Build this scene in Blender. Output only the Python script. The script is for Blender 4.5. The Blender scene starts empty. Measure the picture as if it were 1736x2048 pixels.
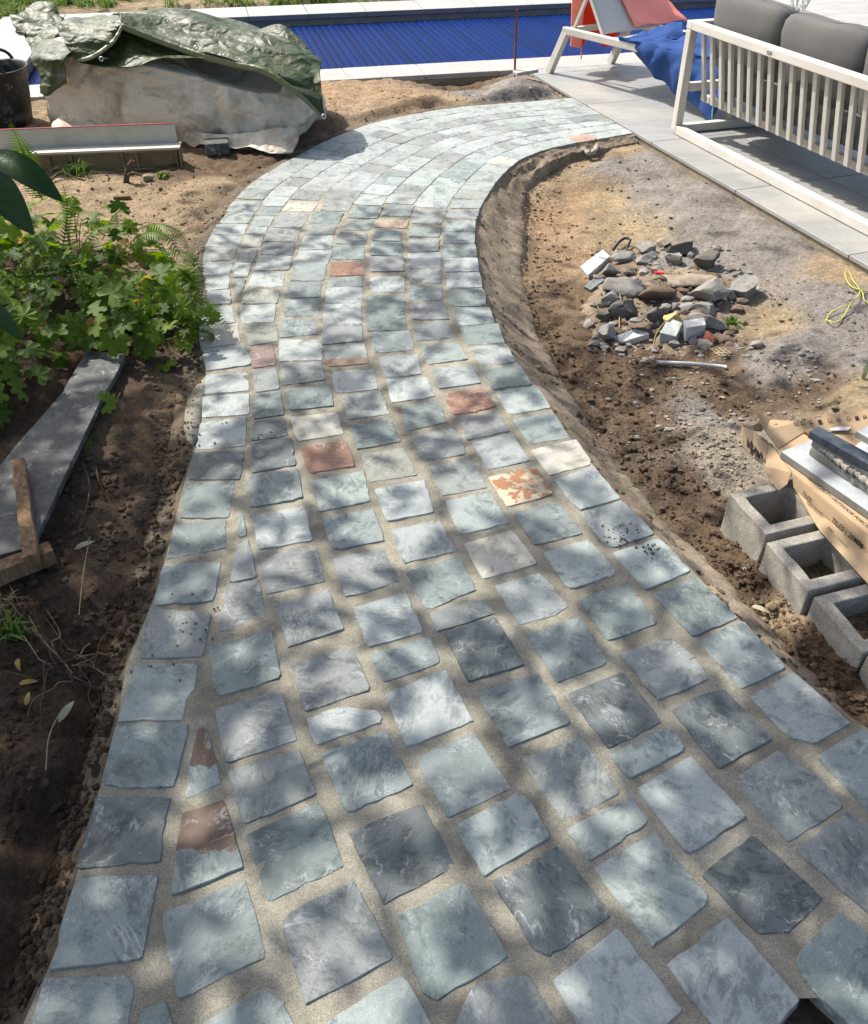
import bpy, bmesh, math, random
import numpy as np
from mathutils import Vector, Matrix

sc = bpy.context.scene
COL = sc.collection
R = math.radians

# ------------------------------------------------------------------ camera, sky, sun, exposure
CAM_H, FPX, CY, TH = 1.65, 1739.0, 890.0, R(36.0)
cd = bpy.data.cameras.new('camera'); cam = bpy.data.objects.new('camera', cd); COL.objects.link(cam)
cam.location = (0, 0, CAM_H); cam.rotation_euler = (R(90) - TH, 0, 0)
cd.sensor_fit = 'HORIZONTAL'; cd.sensor_width = 36.0; cd.lens = 36.0 * FPX / 1736.0
cd.shift_y = -(1024.0 - CY) / 1736.0
cd.clip_start = 0.05; cd.clip_end = 2000.0
sc.camera = cam

SUN_EL = R(50.0)
SH = Vector((0.78, -0.62, 0)).normalized()            # direction in which shadows fall on the ground
SUNV = Vector((-SH.x * math.cos(SUN_EL), -SH.y * math.cos(SUN_EL), math.sin(SUN_EL)))   # towards the sun
w = bpy.data.worlds.new('World'); sc.world = w; w.use_nodes = True
nt = w.node_tree
bg = nt.nodes['Background']; sky = nt.nodes.new('ShaderNodeTexSky')
sky.sky_type = 'NISHITA'; sky.sun_disc = False; sky.sun_elevation = SUN_EL
sky.sun_rotation = math.atan2(SUNV.x, SUNV.y)
sky.air_density = 1.0; sky.dust_density = 4.0; sky.ozone_density = 1.0
nt.links.new(sky.outputs[0], bg.inputs[0]); bg.inputs[1].default_value = 0.15
sl = bpy.data.lights.new('sun', 'SUN'); sun = bpy.data.objects.new('sun', sl); COL.objects.link(sun)
sl.energy = 4.5; sl.angle = R(0.55); sl.color = (1.0, 0.955, 0.88)
sun.rotation_euler = SUNV.to_track_quat('Z', 'Y').to_euler(); sun.location = (-5, 5, 8)
sc.view_settings.view_transform = 'Standard'; sc.view_settings.look = 'None'
sc.view_settings.gamma = 1.0; sc.view_settings.use_curve_mapping = False
sc.view_settings.exposure = 0.75

# ------------------------------------------------------------------ helpers
rng = random.Random(7); nr = np.random.default_rng(11)
S_, C_ = math.sin(TH), math.cos(TH)
def gp(px, py, z=0.0):
    """surveyed photo point -> place on the level plane at height z"""
    x = px - 868.0; y = py - CY
    d = FPX * S_ + y * C_; k = (CAM_H - z) / d
    return Vector((x * k, (FPX * C_ - y * S_) * k, z))
def gy(px, py, Y):
    """surveyed photo point -> place at the distance Y"""
    x = px - 868.0; y = py - CY
    fw = FPX * C_ - y * S_; k = Y / fw
    return Vector((x * k, Y, CAM_H - (FPX * S_ + y * C_) * k))
def ipix(P):
    zc = P[1] * C_ + (CAM_H - P[2]) * S_; yc = (CAM_H - P[2]) * C_ - P[1] * S_
    return 868 + FPX * P[0] / zc, CY + FPX * yc / zc
def sstep(a, b, x):
    t = np.clip((x - a) / (b - a), 0, 1); return t * t * (3 - 2 * t)
_perm = nr.random((256, 256))
def vnoise(x, y):
    x = np.asarray(x, float); y = np.asarray(y, float)
    xi = np.floor(x).astype(int); yi = np.floor(y).astype(int)
    fx = x - xi; fy = y - yi; fx = fx * fx * (3 - 2 * fx); fy = fy * fy * (3 - 2 * fy)
    g = lambda i, j: _perm[(i) & 255, (j) & 255]
    a = g(xi, yi) * (1 - fx) + g(xi + 1, yi) * fx
    b = g(xi, yi + 1) * (1 - fx) + g(xi + 1, yi + 1) * fx
    return (a * (1 - fy) + b * fy) * 2 - 1
def fbm(x, y, o=4):
    s = 0; a = 1.0
    for i in range(o):
        s = s + a * vnoise(np.asarray(x) * 2 ** i + 17.3 * i, np.asarray(y) * 2 ** i - 9.1 * i); a *= .5
    return s
def mesh(name, vs, fs, smooth=False):
    me = bpy.data.meshes.new(name)
    me.from_pydata([tuple(v) for v in vs], [], [tuple(f) for f in fs]); me.update()
    if smooth: me.polygons.foreach_set('use_smooth', [True] * len(me.polygons))
    return me
def obj(name, vs, fs, mat, parent=None, smooth=False, origin=None, kind=None):
    """one mesh object from world coordinates, its origin at the middle of its base (or at origin)"""
    A = np.array([tuple(v) for v in vs], float)
    if origin is None:
        origin = Vector(((A[:, 0].min() + A[:, 0].max()) / 2, (A[:, 1].min() + A[:, 1].max()) / 2, A[:, 2].min()))
    A = A - np.array(tuple(origin))
    me = mesh(name, A.tolist(), fs, smooth)
    o = bpy.data.objects.new(name, me); COL.objects.link(o); o.location = origin
    for m in (mat if isinstance(mat, (list, tuple)) else [mat]): me.materials.append(m)
    if parent is not None: setpar(o, parent)
    if kind: o['kind'] = kind
    return o
def setpar(o, p):
    loc = Vector(o.location)
    q = p
    base = Vector((0, 0, 0))
    while q is not None: base += Vector(q.location); q = q.parent
    o.parent = p; o.location = loc - base
def tag(o, label, cat, group=None):
    o['label'] = label; o['category'] = cat
    if group: o['group'] = group
    return o
def thing(name, label, cat, loc, group=None):
    e = bpy.data.objects.new(name, None); COL.objects.link(e); e.location = loc; e.empty_display_size = .1
    return tag(e, label, cat, group)
def struct(o): o['kind'] = 'structure'; return o
def boxvf(c, ax, ay, az, hx, hy, hz):
    c = Vector(c); ax = Vector(ax).normalized() * hx; ay = Vector(ay).normalized() * hy; az = Vector(az).normalized() * hz
    vs = [c + ax * i + ay * j + az * k for k in (-1, 1) for j in (-1, 1) for i in (-1, 1)]
    fs = [(0, 2, 3, 1), (4, 5, 7, 6), (0, 1, 5, 4), (2, 6, 7, 3), (0, 4, 6, 2), (1, 3, 7, 5)]
    return vs, fs
def bevel(o, wd=.004, seg=2):
    m = o.modifiers.new('bevel', 'BEVEL'); m.width = wd; m.segments = seg; m.limit_method = 'ANGLE'; return o
def solid(o, t, off=-1):
    m = o.modifiers.new('solid', 'SOLIDIFY'); m.thickness = t; m.offset = off; return o
def subs(o, n=1):
    m = o.modifiers.new('sub', 'SUBSURF'); m.levels = n; m.render_levels = n; return o
def barvf(p, q, wd, ht, up=(0, 0, 1)):
    p = Vector(p); q = Vector(q); d = (q - p); L = d.length; d.normalize()
    s = d.cross(Vector(up)).normalized(); u = s.cross(d).normalized()
    return boxvf((p + q) / 2, d, s, u, L / 2, wd / 2, ht / 2)
def tubevf(pts, rads, n=6, cap=True):
    pts = [Vector(p) for p in pts]; vs = []; fs = []
    if not isinstance(rads, (list, tuple)): rads = [rads] * len(pts)
    for i, p in enumerate(pts):
        d = (pts[min(i + 1, len(pts) - 1)] - pts[max(i - 1, 0)]).normalized()
        a = d.cross(Vector((0, 0, 1)));  a = a.normalized() if a.length > 1e-3 else Vector((1, 0, 0))
        b = d.cross(a)
        for k in range(n):
            t = 2 * math.pi * k / n; vs.append(p + (a * math.cos(t) + b * math.sin(t)) * rads[i])
    for i in range(len(pts) - 1):
        for k in range(n):
            fs.append((i * n + k, i * n + (k + 1) % n, (i + 1) * n + (k + 1) % n, (i + 1) * n + k))
    if cap: fs.append(tuple(range(n))); fs.append(tuple(range((len(pts) - 1) * n, len(pts) * n))[::-1])
    return vs, fs
def merge(parts):
    V = []; F = []
    for vs, fs in parts:
        b = len(V); V += list(vs); F += [tuple(i + b for i in f) for f in fs]
    return V, F
def smoothcurve(pts, n):
    """Catmull-Rom through pts, n samples"""
    P = [np.array(tuple(p), float) for p in pts]; out = []
    m = len(P) - 1
    for i in range(n):
        t = i / (n - 1) * m; k = min(int(t), m - 1); f = t - k
        p0 = P[max(k - 1, 0)]; p1 = P[k]; p2 = P[k + 1]; p3 = P[min(k + 2, m)]
        out.append(.5 * ((2 * p1) + (p2 - p0) * f + (2 * p0 - 5 * p1 + 4 * p2 - p3) * f * f + (3 * p1 - p0 - 3 * p2 + p3) * f ** 3))
    return out
def loft(rails, nu, nv, disp=0.0, fr=6.0, seed=0.0, crease=0.0, long=0):
    """cloth sheet through a list of rails, with creases along its normal"""
    RR = [smoothcurve(r, nu) for r in rails]
    G = np.zeros((nv, nu, 3))
    for i in range(nu):
        col = smoothcurve([r[i] for r in RR], nv) if len(RR) > 2 else [RR[0][i] * (1 - j / (nv - 1)) + RR[1][i] * j / (nv - 1) for j in range(nv)]
        G[:, i, :] = col
    if disp:
        du = np.gradient(G, axis=1); dv = np.gradient(G, axis=0)
        N = np.cross(du, dv); N /= (np.linalg.norm(N, axis=2, keepdims=True) + 1e-9)
        q = G[..., 0] * fr + G[..., 2] * fr * .7; r = G[..., 1] * fr + G[..., 2] * fr * .8
        if long:        # folds that run along the sheet
            q = G[..., 0] * fr * .42 + G[..., 2] * fr * .25; r = G[..., 1] * fr * 1.1 + G[..., 2] * fr * 1.5 + G[..., 0] * fr * .38
        n = fbm(q + seed, r - seed, 2)
        rid = 1 - np.abs(fbm(q * .9 + seed + 5, r * .9 + 3, 2)) * 1.6
        n2 = 1 - np.abs(fbm(q * 2.3 + seed, r * 1.9 + 8, 2)) * 1.6
        G = G + N * ((n * .6 + rid * crease + n2 * crease * .22) * disp)[..., None]
    vs = G.reshape(-1, 3).tolist()
    fs = [(j * nu + i, j * nu + i + 1, (j + 1) * nu + i + 1, (j + 1) * nu + i) for j in range(nv - 1) for i in range(nu - 1)]
    return vs, fs
_ico = {}
def ico(n):
    if n not in _ico:
        b = bmesh.new(); bmesh.ops.create_icosphere(b, subdivisions=n, radius=1)
        _ico[n] = (np.array([v.co[:] for v in b.verts]), [tuple(v.index for v in f.verts) for f in b.faces]); b.free()
    return _ico[n]
def rockvf(c, sx, sy, sz, rz=0, seed=0, cuts=7, rough=.06, n=3, tilt=0):
    V, F = ico(n); V = V.copy(); r = np.random.default_rng(seed)
    for i in range(cuts):
        d = r.normal(size=3); d /= np.linalg.norm(d); h = r.uniform(.36, .78)
        t = V @ d; V = V - np.outer(np.maximum(t - h, 0), d)
    k = 1 + rough * fbm(V[:, 0] * 3 + seed, V[:, 1] * 3 + V[:, 2] * 2.3, 3)
    V = V * k[:, None] * np.array([sx, sy, sz]) / .75
    M = np.array(Matrix.Rotation(rz, 3, 'Z') @ Matrix.Rotation(tilt, 3, 'X'))
    V = V @ M.T + np.array(tuple(c))
    return V.tolist(), F

# ------------------------------------------------------------------ materials
def nodes(name, rough=.8, spec=.3):
    m = bpy.data.materials.new(name); m.use_nodes = True
    t = m.node_tree; b = t.nodes['Principled BSDF']
    b.inputs['Roughness'].default_value = rough; b.inputs['Specular IOR Level'].default_value = spec
    return m, t, b
def N(t, kind, **kw):
    n = t.nodes.new('ShaderNode' + kind)
    for k, v in kw.items():
        if k[0] == '_': setattr(n, k[1:], v)
        else: n.inputs[k.replace('__', ' ')].default_value = v
    return n
def L(t, a, b): t.links.new(a, b)
def ramp(t, inp, stops):
    r = t.nodes.new('ShaderNodeValToRGB'); e = r.color_ramp.elements
    while len(e) < len(stops): e.new(.5)
    for i, (p, c) in enumerate(stops):
        e[i].position = p; e[i].color = (*c, 1) if len(c) == 3 else c
    L(t, inp, r.inputs[0]); return r.outputs[0]
def gray(v): return (v, v, v)
def mix(t, fac, a, b, mode='MIX'):
    n = t.nodes.new('ShaderNodeMix'); n.data_type = 'RGBA'; n.blend_type = mode
    for s, v in ((0, fac), (6, a), (7, b)):
        if hasattr(v, 'links'): L(t, v, n.inputs[s])
        else: n.inputs[s].default_value = v if s == 0 else (*v, 1)[:4]
    return n.outputs[2]
def coords(t, kind='Object', scale=(1, 1, 1), rnd=True, rot=None):
    tc = N(t, 'TexCoord'); mp = N(t, 'Mapping'); mp.inputs['Scale'].default_value = scale
    if rot: mp.inputs['Rotation'].default_value = rot
    L(t, tc.outputs[kind], mp.inputs[0])
    if rnd:
        oi = N(t, 'ObjectInfo'); v = N(t, 'VectorMath', _operation='SCALE'); v.inputs[0].default_value = (37, 53, 29)
        L(t, oi.outputs['Random'], v.inputs['Scale']); L(t, v.outputs[0], mp.inputs['Location'])
    return mp.outputs[0]
def noise(t, vec, s, d=4, r=.55, dist=0):
    n = N(t, 'TexNoise'); n.inputs['Scale'].default_value = s; n.inputs['Detail'].default_value = d
    n.inputs['Roughness'].default_value = r; n.inputs['Distortion'].default_value = dist
    L(t, vec, n.inputs['Vector']); return n.outputs[0]
def bump(t, b, h, st=.3, dist=.01, prev=None):
    n = N(t, 'Bump'); n.inputs['Strength'].default_value = st; n.inputs['Distance'].default_value = dist
    L(t, h, n.inputs['Height'])
    if prev: L(t, prev, n.inputs['Normal'])
    L(t, n.outputs[0], b.inputs['Normal']); return n.outputs[0]
def plain(name, col, rough=.6, var=.15, s=8, bs=0.0, bd=.003, spec=.3, s2=None, metal=0):
    m, t, b = nodes(name, rough, spec); v = coords(t)
    n = noise(t, v, s, 6, .6)
    c = mix(t, ramp(t, n, [(.3, gray(0)), (.7, gray(1))]), tuple(x * (1 - var) for x in col), tuple(min(1, x * (1 + var)) for x in col))
    L(t, c, b.inputs['Base Color']); b.inputs['Metallic'].default_value = metal
    if bs: bump(t, b, noise(t, v, s2 or s * 5, 5, .6), bs, bd)
    return m
M = {}
def stone_mat(name, c1, c2, scuff=.5, patch=None, kind=None):
    """riven sandstone: two tones in streaks, pale scuffs, layered relief"""
    m, t, b = nodes(name, .62, .3)
    v = coords(t, scale=(1, 1, 1)); oi = N(t, 'ObjectInfo')
    vr = N(t, 'VectorRotate', _rotation_type='Z_AXIS'); L(t, v, vr.inputs[0])
    ml = N(t, 'Math', _operation='MULTIPLY'); ml.inputs[1].default_value = 61.0; L(t, oi.outputs['Random'], ml.inputs[0]); L(t, ml.outputs[0], vr.inputs['Angle'])
    st = N(t, 'Mapping'); st.inputs['Scale'].default_value = (1, 1.8, 1); L(t, vr.outputs[0], st.inputs[0])
    a = noise(t, vr.outputs[0], 10, 7, .68, .5); s = noise(t, st.outputs[0], 18, 8, .74, 1.1)
    f = N(t, 'Math', _operation='ADD'); L(t, a, f.inputs[0]); L(t, s, f.inputs[1])
    col = mix(t, ramp(t, f.outputs[0], [(.82, gray(0)), (1.18, gray(1))]), tuple(x * .82 for x in c1), tuple(x * 1.08 for x in c2))
    # fine grain
    g = noise(t, v, 260, 3, .7)
    col = mix(t, .38, col, ramp(t, g, [(.25, gray(.25)), (.75, gray(.75))]), 'OVERLAY')
    # pale scuffs and cement bloom
    sn = noise(t, st.outputs[0], 85, 5, .72, 1.6); sn2 = noise(t, v, 17, 4, .6)
    mu = N(t, 'Math', _operation='MULTIPLY'); L(t, sn, mu.inputs[0]); L(t, sn2, mu.inputs[1])
    col = mix(t, ramp(t, mu.outputs[0], [(.318, gray(0)), (.375, gray(scuff))]), col, (.47, .475, .455))
    fk = noise(t, v, 95, 5, .8, 1.2); col = mix(t, ramp(t, fk, [(.645, gray(0)), (.69, gray(.5))]), col, (.42, .43, .415))
    col = mix(t, ramp(t, noise(t, v, 5.5, 5, .65), [(.30, gray(.5)), (.46, gray(0))]), col, tuple(x * .55 for x in c1))
    if kind == 'half':
        ob = N(t, 'TexCoord'); sp = N(t, 'SeparateXYZ'); L(t, ob.outputs['Object'], sp.inputs[0])
        ad = N(t, 'Math', _operation='MULTIPLY_ADD'); L(t, noise(t, v, 22, 5, .6), ad.inputs[0]); ad.inputs[1].default_value = .10; L(t, sp.outputs[1], ad.inputs[2])
        col = mix(t, ramp(t, ad.outputs[0], [(.036, gray(0)), (.042, gray(.92))]), col, patch)
    elif kind == 'lowedge':
        ob = N(t, 'TexCoord'); sp = N(t, 'SeparateXYZ'); L(t, ob.outputs['Object'], sp.inputs[0])
        ad = N(t, 'Math', _operation='MULTIPLY_ADD'); L(t, noise(t, v, 26, 4, .6), ad.inputs[0]); ad.inputs[1].default_value = .06; L(t, sp.outputs[1], ad.inputs[2])
        col = mix(t, ramp(t, ad.outputs[0], [(-.012, gray(.85)), (.0, gray(0))]), col, patch)
    elif kind == 'mottle':
        col = mix(t, ramp(t, noise(t, v, 20, 4, .55, .4), [(.5, gray(0)), (.53, gray(.95))]), col, patch)
    elif patch:
        col = mix(t, ramp(t, noise(t, v, 7, 3, .5), [(.52, gray(0)), (.66, gray(.55))]), col, patch)
    # cleft lines: thin pale contours where the stone split, only in places
    tn0 = noise(t, vr.outputs[0], 6, 5, .55, .9); m5 = N(t, 'Math', _operation='MULTIPLY'); m5.inputs[1].default_value = 4.0; L(t, tn0, m5.inputs[0])
    fr5 = N(t, 'Math', _operation='FRACT'); L(t, m5.outputs[0], fr5.inputs[0])
    ln5 = ramp(t, fr5.outputs[0], [(0, gray(1)), (.05, gray(0)), (.93, gray(0)), (1, gray(.9))])
    mk5 = ramp(t, noise(t, v, 16, 4, .6), [(.50, gray(0)), (.60, gray(.6))]); mm = N(t, 'Math', _operation='MULTIPLY'); L(t, ln5, mm.inputs[0]); L(t, mk5, mm.inputs[1])
    col = mix(t, mm.outputs[0], col, (.42, .43, .41))
    # mortar dust rubbed over the rim
    ra = N(t, 'Attribute'); ra.attribute_name = 'rim'
    rr5 = N(t, 'Math', _operation='MULTIPLY_ADD'); L(t, noise(t, v, 38, 5, .7), rr5.inputs[0]); rr5.inputs[1].default_value = .9; L(t, ra.outputs['Fac'], rr5.inputs[2])
    col = mix(t, ramp(t, rr5.outputs[0], [(1.22, gray(0)), (1.5, gray(.6))]), col, (.27, .245, .195))
    hs = N(t, 'HueSaturation'); L(t, col, hs.inputs['Color'])
    vv = N(t, 'MapRange'); vv.inputs['To Min'].default_value = .88; vv.inputs['To Max'].default_value = 1.10
    hs.inputs['Saturation'].default_value = .80 if not patch else .92
    L(t, oi.outputs['Random'], vv.inputs['Value']); L(t, vv.outputs[0], hs.inputs['Value'])
    L(t, hs.outputs[0], b.inputs['Base Color'])
    L(t, ramp(t, a, [(.3, gray(.52)), (.7, gray(.78))]), b.inputs['Roughness'])
    # riven layers: terraces of a slow noise, then streaks
    tn = noise(t, vr.outputs[0], 6, 5, .55, .9)
    sn_ = N(t, 'Math', _operation='MULTIPLY'); sn_.inputs[1].default_value = 4; L(t, tn, sn_.inputs[0])
    fl = N(t, 'Math', _operation='SNAP'); fl.inputs[1].default_value = 1.0; L(t, sn_.outputs[0], fl.inputs[0])
    ter = N(t, 'Math', _operation='MULTIPLY_ADD'); L(t, fl.outputs[0], ter.inputs[0]); ter.inputs[1].default_value = .6; L(t, sn_.outputs[0], ter.inputs[2])
    n1 = bump(t, b, ter.outputs[0], .5, .0030)
    n2 = bump(t, b, s, .18, .004, n1)
    bump(t, b, noise(t, v, 150, 5, .72), .34, .002, n2)
    return m
PAL = {
 'b': ((.135, .165, .162), (.210, .238, .228), None, None), 't': ((.112, .150, .140), (.180, .215, .198), None, None),
 'd': ((.070, .080, .080), (.120, .130, .128), None, None), 'm': ((.155, .155, .150), (.228, .224, .212), None, None),
 'p': ((.190, .220, .200), (.270, .295, .268), None, None), 'w': ((.228, .245, .236), (.312, .320, .305), None, None),
 'y': ((.275, .255, .185), (.350, .328, .255), None, None), 'g': ((.158, .168, .154), (.235, .236, .212), None, None),
 'o': ((.160, .152, .108), (.250, .238, .190), None, None), 'r': ((.150, .070, .042), (.225, .118, .075), (.20, .105, .05), None),
 'k': ((.115, .068, .054), (.190, .122, .098), None, None), 'n': ((.210, .125, .068), (.270, .190, .125), None, None),
 'h': ((.142, .165, .155), (.215, .232, .215), (.108, .060, .034), 'half'), 'q': ((.360, .280, .170), (.420, .350, .240), (.290, .120, .045), 'mottle'),
 'e': ((.160, .168, .164), (.230, .236, .226), (.220, .135, .075), 'lowedge'), 'u': ((.135, .165, .155), (.205, .225, .210), (.190, .118, .082), None),
 'a': ((.300, .160, .095), (.350, .205, .130), None, None)}
MEAN1, MEAN2 = (.135, .155, .150), (.205, .225, .214)
for k in 'btdmpwgyo':
    c1, c2, pt, kd = PAL[k]; q = {'y': .2, 'o': .2, 'd': .12, 't': .3}.get(k, .42)
    g_ = {'b': .80, 't': .80, 'd': .86, 'm': .82, 'g': .88}.get(k, 1.0); c1 = tuple(x * g_ for x in c1); c2 = tuple(x * g_ for x in c2)
    q *= .7
    PAL[k] = (tuple(a * (1 - q) + b_ * q for a, b_ in zip(c1, MEAN1)), tuple(a * (1 - q) + b_ * q for a, b_ in zip(c2, MEAN2)), pt, kd)
for k in 'btdmpwgoheu': PAL[k] = (tuple(x * y for x, y in zip(PAL[k][0], (.945, 1.0, .985))), tuple(x * y for x, y in zip(PAL[k][1], (.945, 1.0, .985))), PAL[k][2], PAL[k][3])
PAL['v'] = ((.40, .41, .39), (.50, .50, .47), None, None)
for k, (c1, c2, pt, kd) in PAL.items(): M['s_' + k] = stone_mat('sandstone_' + k, c1, c2, .42, pt, kd)

def soil_mat(name):
    m, t, b = nodes(name, .95, .12)
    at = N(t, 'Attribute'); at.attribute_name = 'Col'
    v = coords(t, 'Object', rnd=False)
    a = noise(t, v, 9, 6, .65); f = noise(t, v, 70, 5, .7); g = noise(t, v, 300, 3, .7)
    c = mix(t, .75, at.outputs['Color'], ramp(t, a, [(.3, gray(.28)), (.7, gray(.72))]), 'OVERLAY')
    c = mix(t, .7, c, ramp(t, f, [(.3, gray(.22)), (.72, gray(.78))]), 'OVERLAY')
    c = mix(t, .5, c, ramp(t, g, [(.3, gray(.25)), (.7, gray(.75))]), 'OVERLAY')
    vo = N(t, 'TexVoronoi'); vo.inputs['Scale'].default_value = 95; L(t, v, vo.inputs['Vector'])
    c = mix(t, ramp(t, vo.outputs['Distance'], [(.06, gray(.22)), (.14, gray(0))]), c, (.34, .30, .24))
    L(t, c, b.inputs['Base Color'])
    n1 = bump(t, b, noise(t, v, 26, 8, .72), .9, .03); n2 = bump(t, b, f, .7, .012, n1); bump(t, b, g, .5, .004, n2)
    return m
M['soil'] = soil_mat('soil')
def mortar_mat(name, c1, c2, streak=False):
    m, t, b = nodes(name, .92, .15); v = coords(t, rnd=False)
    a = noise(t, v, 2.6, 7, .66, .3); g = noise(t, v, 300, 4, .75); f = noise(t, v, 27, 8, .76)
    c = mix(t, ramp(t, a, [(.35, gray(0)), (.65, gray(1))]), c1, c2)
    c = mix(t, .55, c, ramp(t, f, [(.3, gray(.27)), (.7, gray(.73))]), 'OVERLAY')
    c = mix(t, .75, c, ramp(t, g, [(.30, gray(.2)), (.70, gray(.8))]), 'OVERLAY')
    c = mix(t, ramp(t, noise(t, v, 5.5, 6, .62, .6), [(.53, gray(0)), (.66, gray(.5))]), c, tuple(x * .62 for x in c1))
    vo = N(t, 'TexVoronoi'); vo.inputs['Scale'].default_value = 190; L(t, v, vo.inputs['Vector'])
    c = mix(t, ramp(t, vo.outputs['Distance'], [(.10, gray(.5)), (.2, gray(0))]), c, (.09, .075, .055))
    L(t, c, b.inputs['Base Color'])
    n1 = bump(t, b, f, .5, .008)
    if streak:
        st = N(t, 'Mapping'); st.inputs['Scale'].default_value = (5, 2.6, 5); st.inputs['Rotation'].default_value = (0, 0, .6); L(t, v, st.inputs[0])
        n1 = bump(t, b, noise(t, st.outputs[0], 9, 8, .78, .6), .45, .012, n1)
    bump(t, b, g, .45, .003, n1)
    return m
M['mortar'] = mortar_mat('mortar_bed', (.176, .160, .124), (.322, .298, .232))
M['haunch'] = mortar_mat('mortar_haunch', (.165, .130, .090), (.290, .238, .170), True)
M['haunch_dark'] = mortar_mat('dark_mortar_haunch', (.085, .066, .045), (.150, .124, .088), True)  # darker mortar tone for the left edging
M['concrete'] = mortar_mat('block_concrete', (.245, .228, .190), (.350, .325, .278))
def tile_mat(name, c1, c2, rough=.5):
    m, t, b = nodes(name, rough, .35); v = coords(t, scale=(1, 3, 1))
    c = mix(t, ramp(t, noise(t, v, 3.2, 6, .6, .8), [(.3, gray(0)), (.7, gray(1))]), c1, c2)
    v2 = coords(t, rnd=True)
    c = mix(t, .3, c, ramp(t, noise(t, v2, 60, 4, .7), [(.3, gray(.3)), (.7, gray(.7))]), 'OVERLAY')
    dust = ramp(t, noise(t, v2, 1.7, 5, .6), [(.5, gray(0)), (.72, gray(.45))])
    c = mix(t, dust, c, (.46, .42, .34))
    L(t, c, b.inputs['Base Color']); bump(t, b, noise(t, v2, 150, 3, .6), .12, .002)
    return m
M['patio'] = tile_mat('porcelain_paving', (.205, .210, .204), (.275, .276, .266))
M['coping'] = tile_mat('pale_coping', (.270, .268, .252), (.345, .338, .315), .7)
M['coping_side'] = plain('coping_edge', (.17, .18, .19), .7, .2, 6)
M['bed_side'] = mortar_mat('bedding', (.20, .17, .12), (.30, .26, .19))
m, t, b = nodes('pool_slat_blue', .5, .03); v = coords(t, 'Object', rnd=False)
oi = N(t, 'ObjectInfo')
c = mix(t, oi.outputs['Random'], (.0012, .012, .070), (.0016, .016, .095))
gn = N(t, 'TexCoord'); c = mix(t, ramp(t, noise(t, gn.outputs['Object'], 2.5, 6, .7), [(.64, gray(0)), (.74, gray(.03))]), c, (.25, .33, .38))
c = mix(t, ramp(t, noise(t, gn.outputs['Object'], 60, 3, .8), [(.70, gray(0)), (.74, gray(.8))]), c, (.6, .65, .7))
L(t, c, b.inputs['Base Color']); M['pool'] = m
M['frame'] = plain('cream_lacquered_metal', (.50, .475, .425), .5, .10, 5, .05)
M['frame_tape'] = plain('sling_fabric', (.55, .52, .46), .8, .08, 40, .3, .002)
M['cushion'] = plain('grey_outdoor_fabric', (.118, .117, .113), .92, .08, 3, .35, .003, .15, 220)
M['coral'] = plain('coral_towel', (.90, .30, .23), .95, .08, 6, .3, .003, .1, 120)
M['red'] = plain('red_towel_lining', (.75, .045, .015), .95, .08, 6, .3, .003, .1, 120)
M['blue'] = plain('blue_towel', (.030, .068, .20), .95, .10, 6, .3, .003, .1, 120)
M['mint'] = plain('mint_piping', (.25, .60, .50), .8)
M['rust'] = plain('rusty_steel', (.16, .065, .045), .85, .35, 30, .4)
M['dark'] = plain('black_rubber', (.018, .018, .017), .55, .3, 6, .3, .003)
m, t, b = nodes('mortar_spattered_rubber', .62, .35); v = coords(t, rnd=False)
c = mix(t, ramp(t, noise(t, v, 9, 6, .7, .5), [(.52, gray(0)), (.66, gray(.55))]), (.017, .017, .016), (.24, .22, .19))
c = mix(t, ramp(t, noise(t, v, 45, 4, .7), [(.64, gray(0)), (.70, gray(.7))]), c, (.36, .33, .27)); L(t, c, b.inputs['Base Color']); bump(t, b, noise(t, v, 40, 5, .7), .4, .004); M['bucket'] = m
def cloth_mat(name, c1, c2, dirt, rough=.6, spec=.3, dlo=.5, dhi=.7, wr=.5, trans=0):
    m, t, b = nodes(name, rough, spec); v = coords(t, rnd=False)
    c = mix(t, ramp(t, noise(t, v, 3, 5, .6), [(.3, gray(0)), (.7, gray(1))]), c1, c2)
    c = mix(t, ramp(t, noise(t, v, 4.5, 6, .65, .7), [(dlo, gray(0)), (dhi, gray(.75))]), c, dirt)
    L(t, c, b.inputs['Base Color'])
    mp = N(t, 'Mapping'); mp.inputs['Scale'].default_value = (1, 1, 1.6); L(t, v, mp.inputs[0])
    vo = N(t, 'TexVoronoi'); vo.feature = 'DISTANCE_TO_EDGE'; vo.inputs['Scale'].default_value = 6; 
    ds = noise(t, mp.outputs[0], 5, 4, .6); va = N(t, 'VectorMath', _operation='ADD'); L(t, mp.outputs[0], va.inputs[0])
    vs_ = N(t, 'VectorMath', _operation='SCALE'); vs_.inputs['Scale'].default_value = .25; nn = N(t, 'TexNoise'); nn.inputs['Scale'].default_value = 6; L(t, mp.outputs[0], nn.inputs['Vector']); L(t, nn.outputs['Color'], vs_.inputs[0]); L(t, vs_.outputs[0], va.inputs[1]); L(t, va.outputs[0], vo.inputs['Vector'])
    n1 = bump(t, b, vo.outputs['Distance'], wr * .8, .05); n2 = bump(t, b, noise(t, mp.outputs[0], 16, 5, .6, 1.0), wr, .015, n1)
    bump(t, b, noise(t, v, 300, 2, .6), .12, .002, n2)
    return m
M['bag'] = cloth_mat('woven_white_sack', (.58, .515, .410), (.67, .605, .49), (.185, .125, .075), .8, .2, .48, .72, .65)
M['tarp'] = cloth_mat('green_tarpaulin', (.023, .036, .008), (.043, .060, .016), (.068, .080, .034), .48, .35, .58, .95, .6)
M['tarp_hem'] = cloth_mat('tarpaulin_hem', (.115, .130, .050), (.150, .165, .070), (.18, .18, .12), .42, .5, .6, .85, .3)
M['steel'] = plain('eyelet_steel', (.5, .5, .48), .35, .1, 5, metal=1.0)
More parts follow.
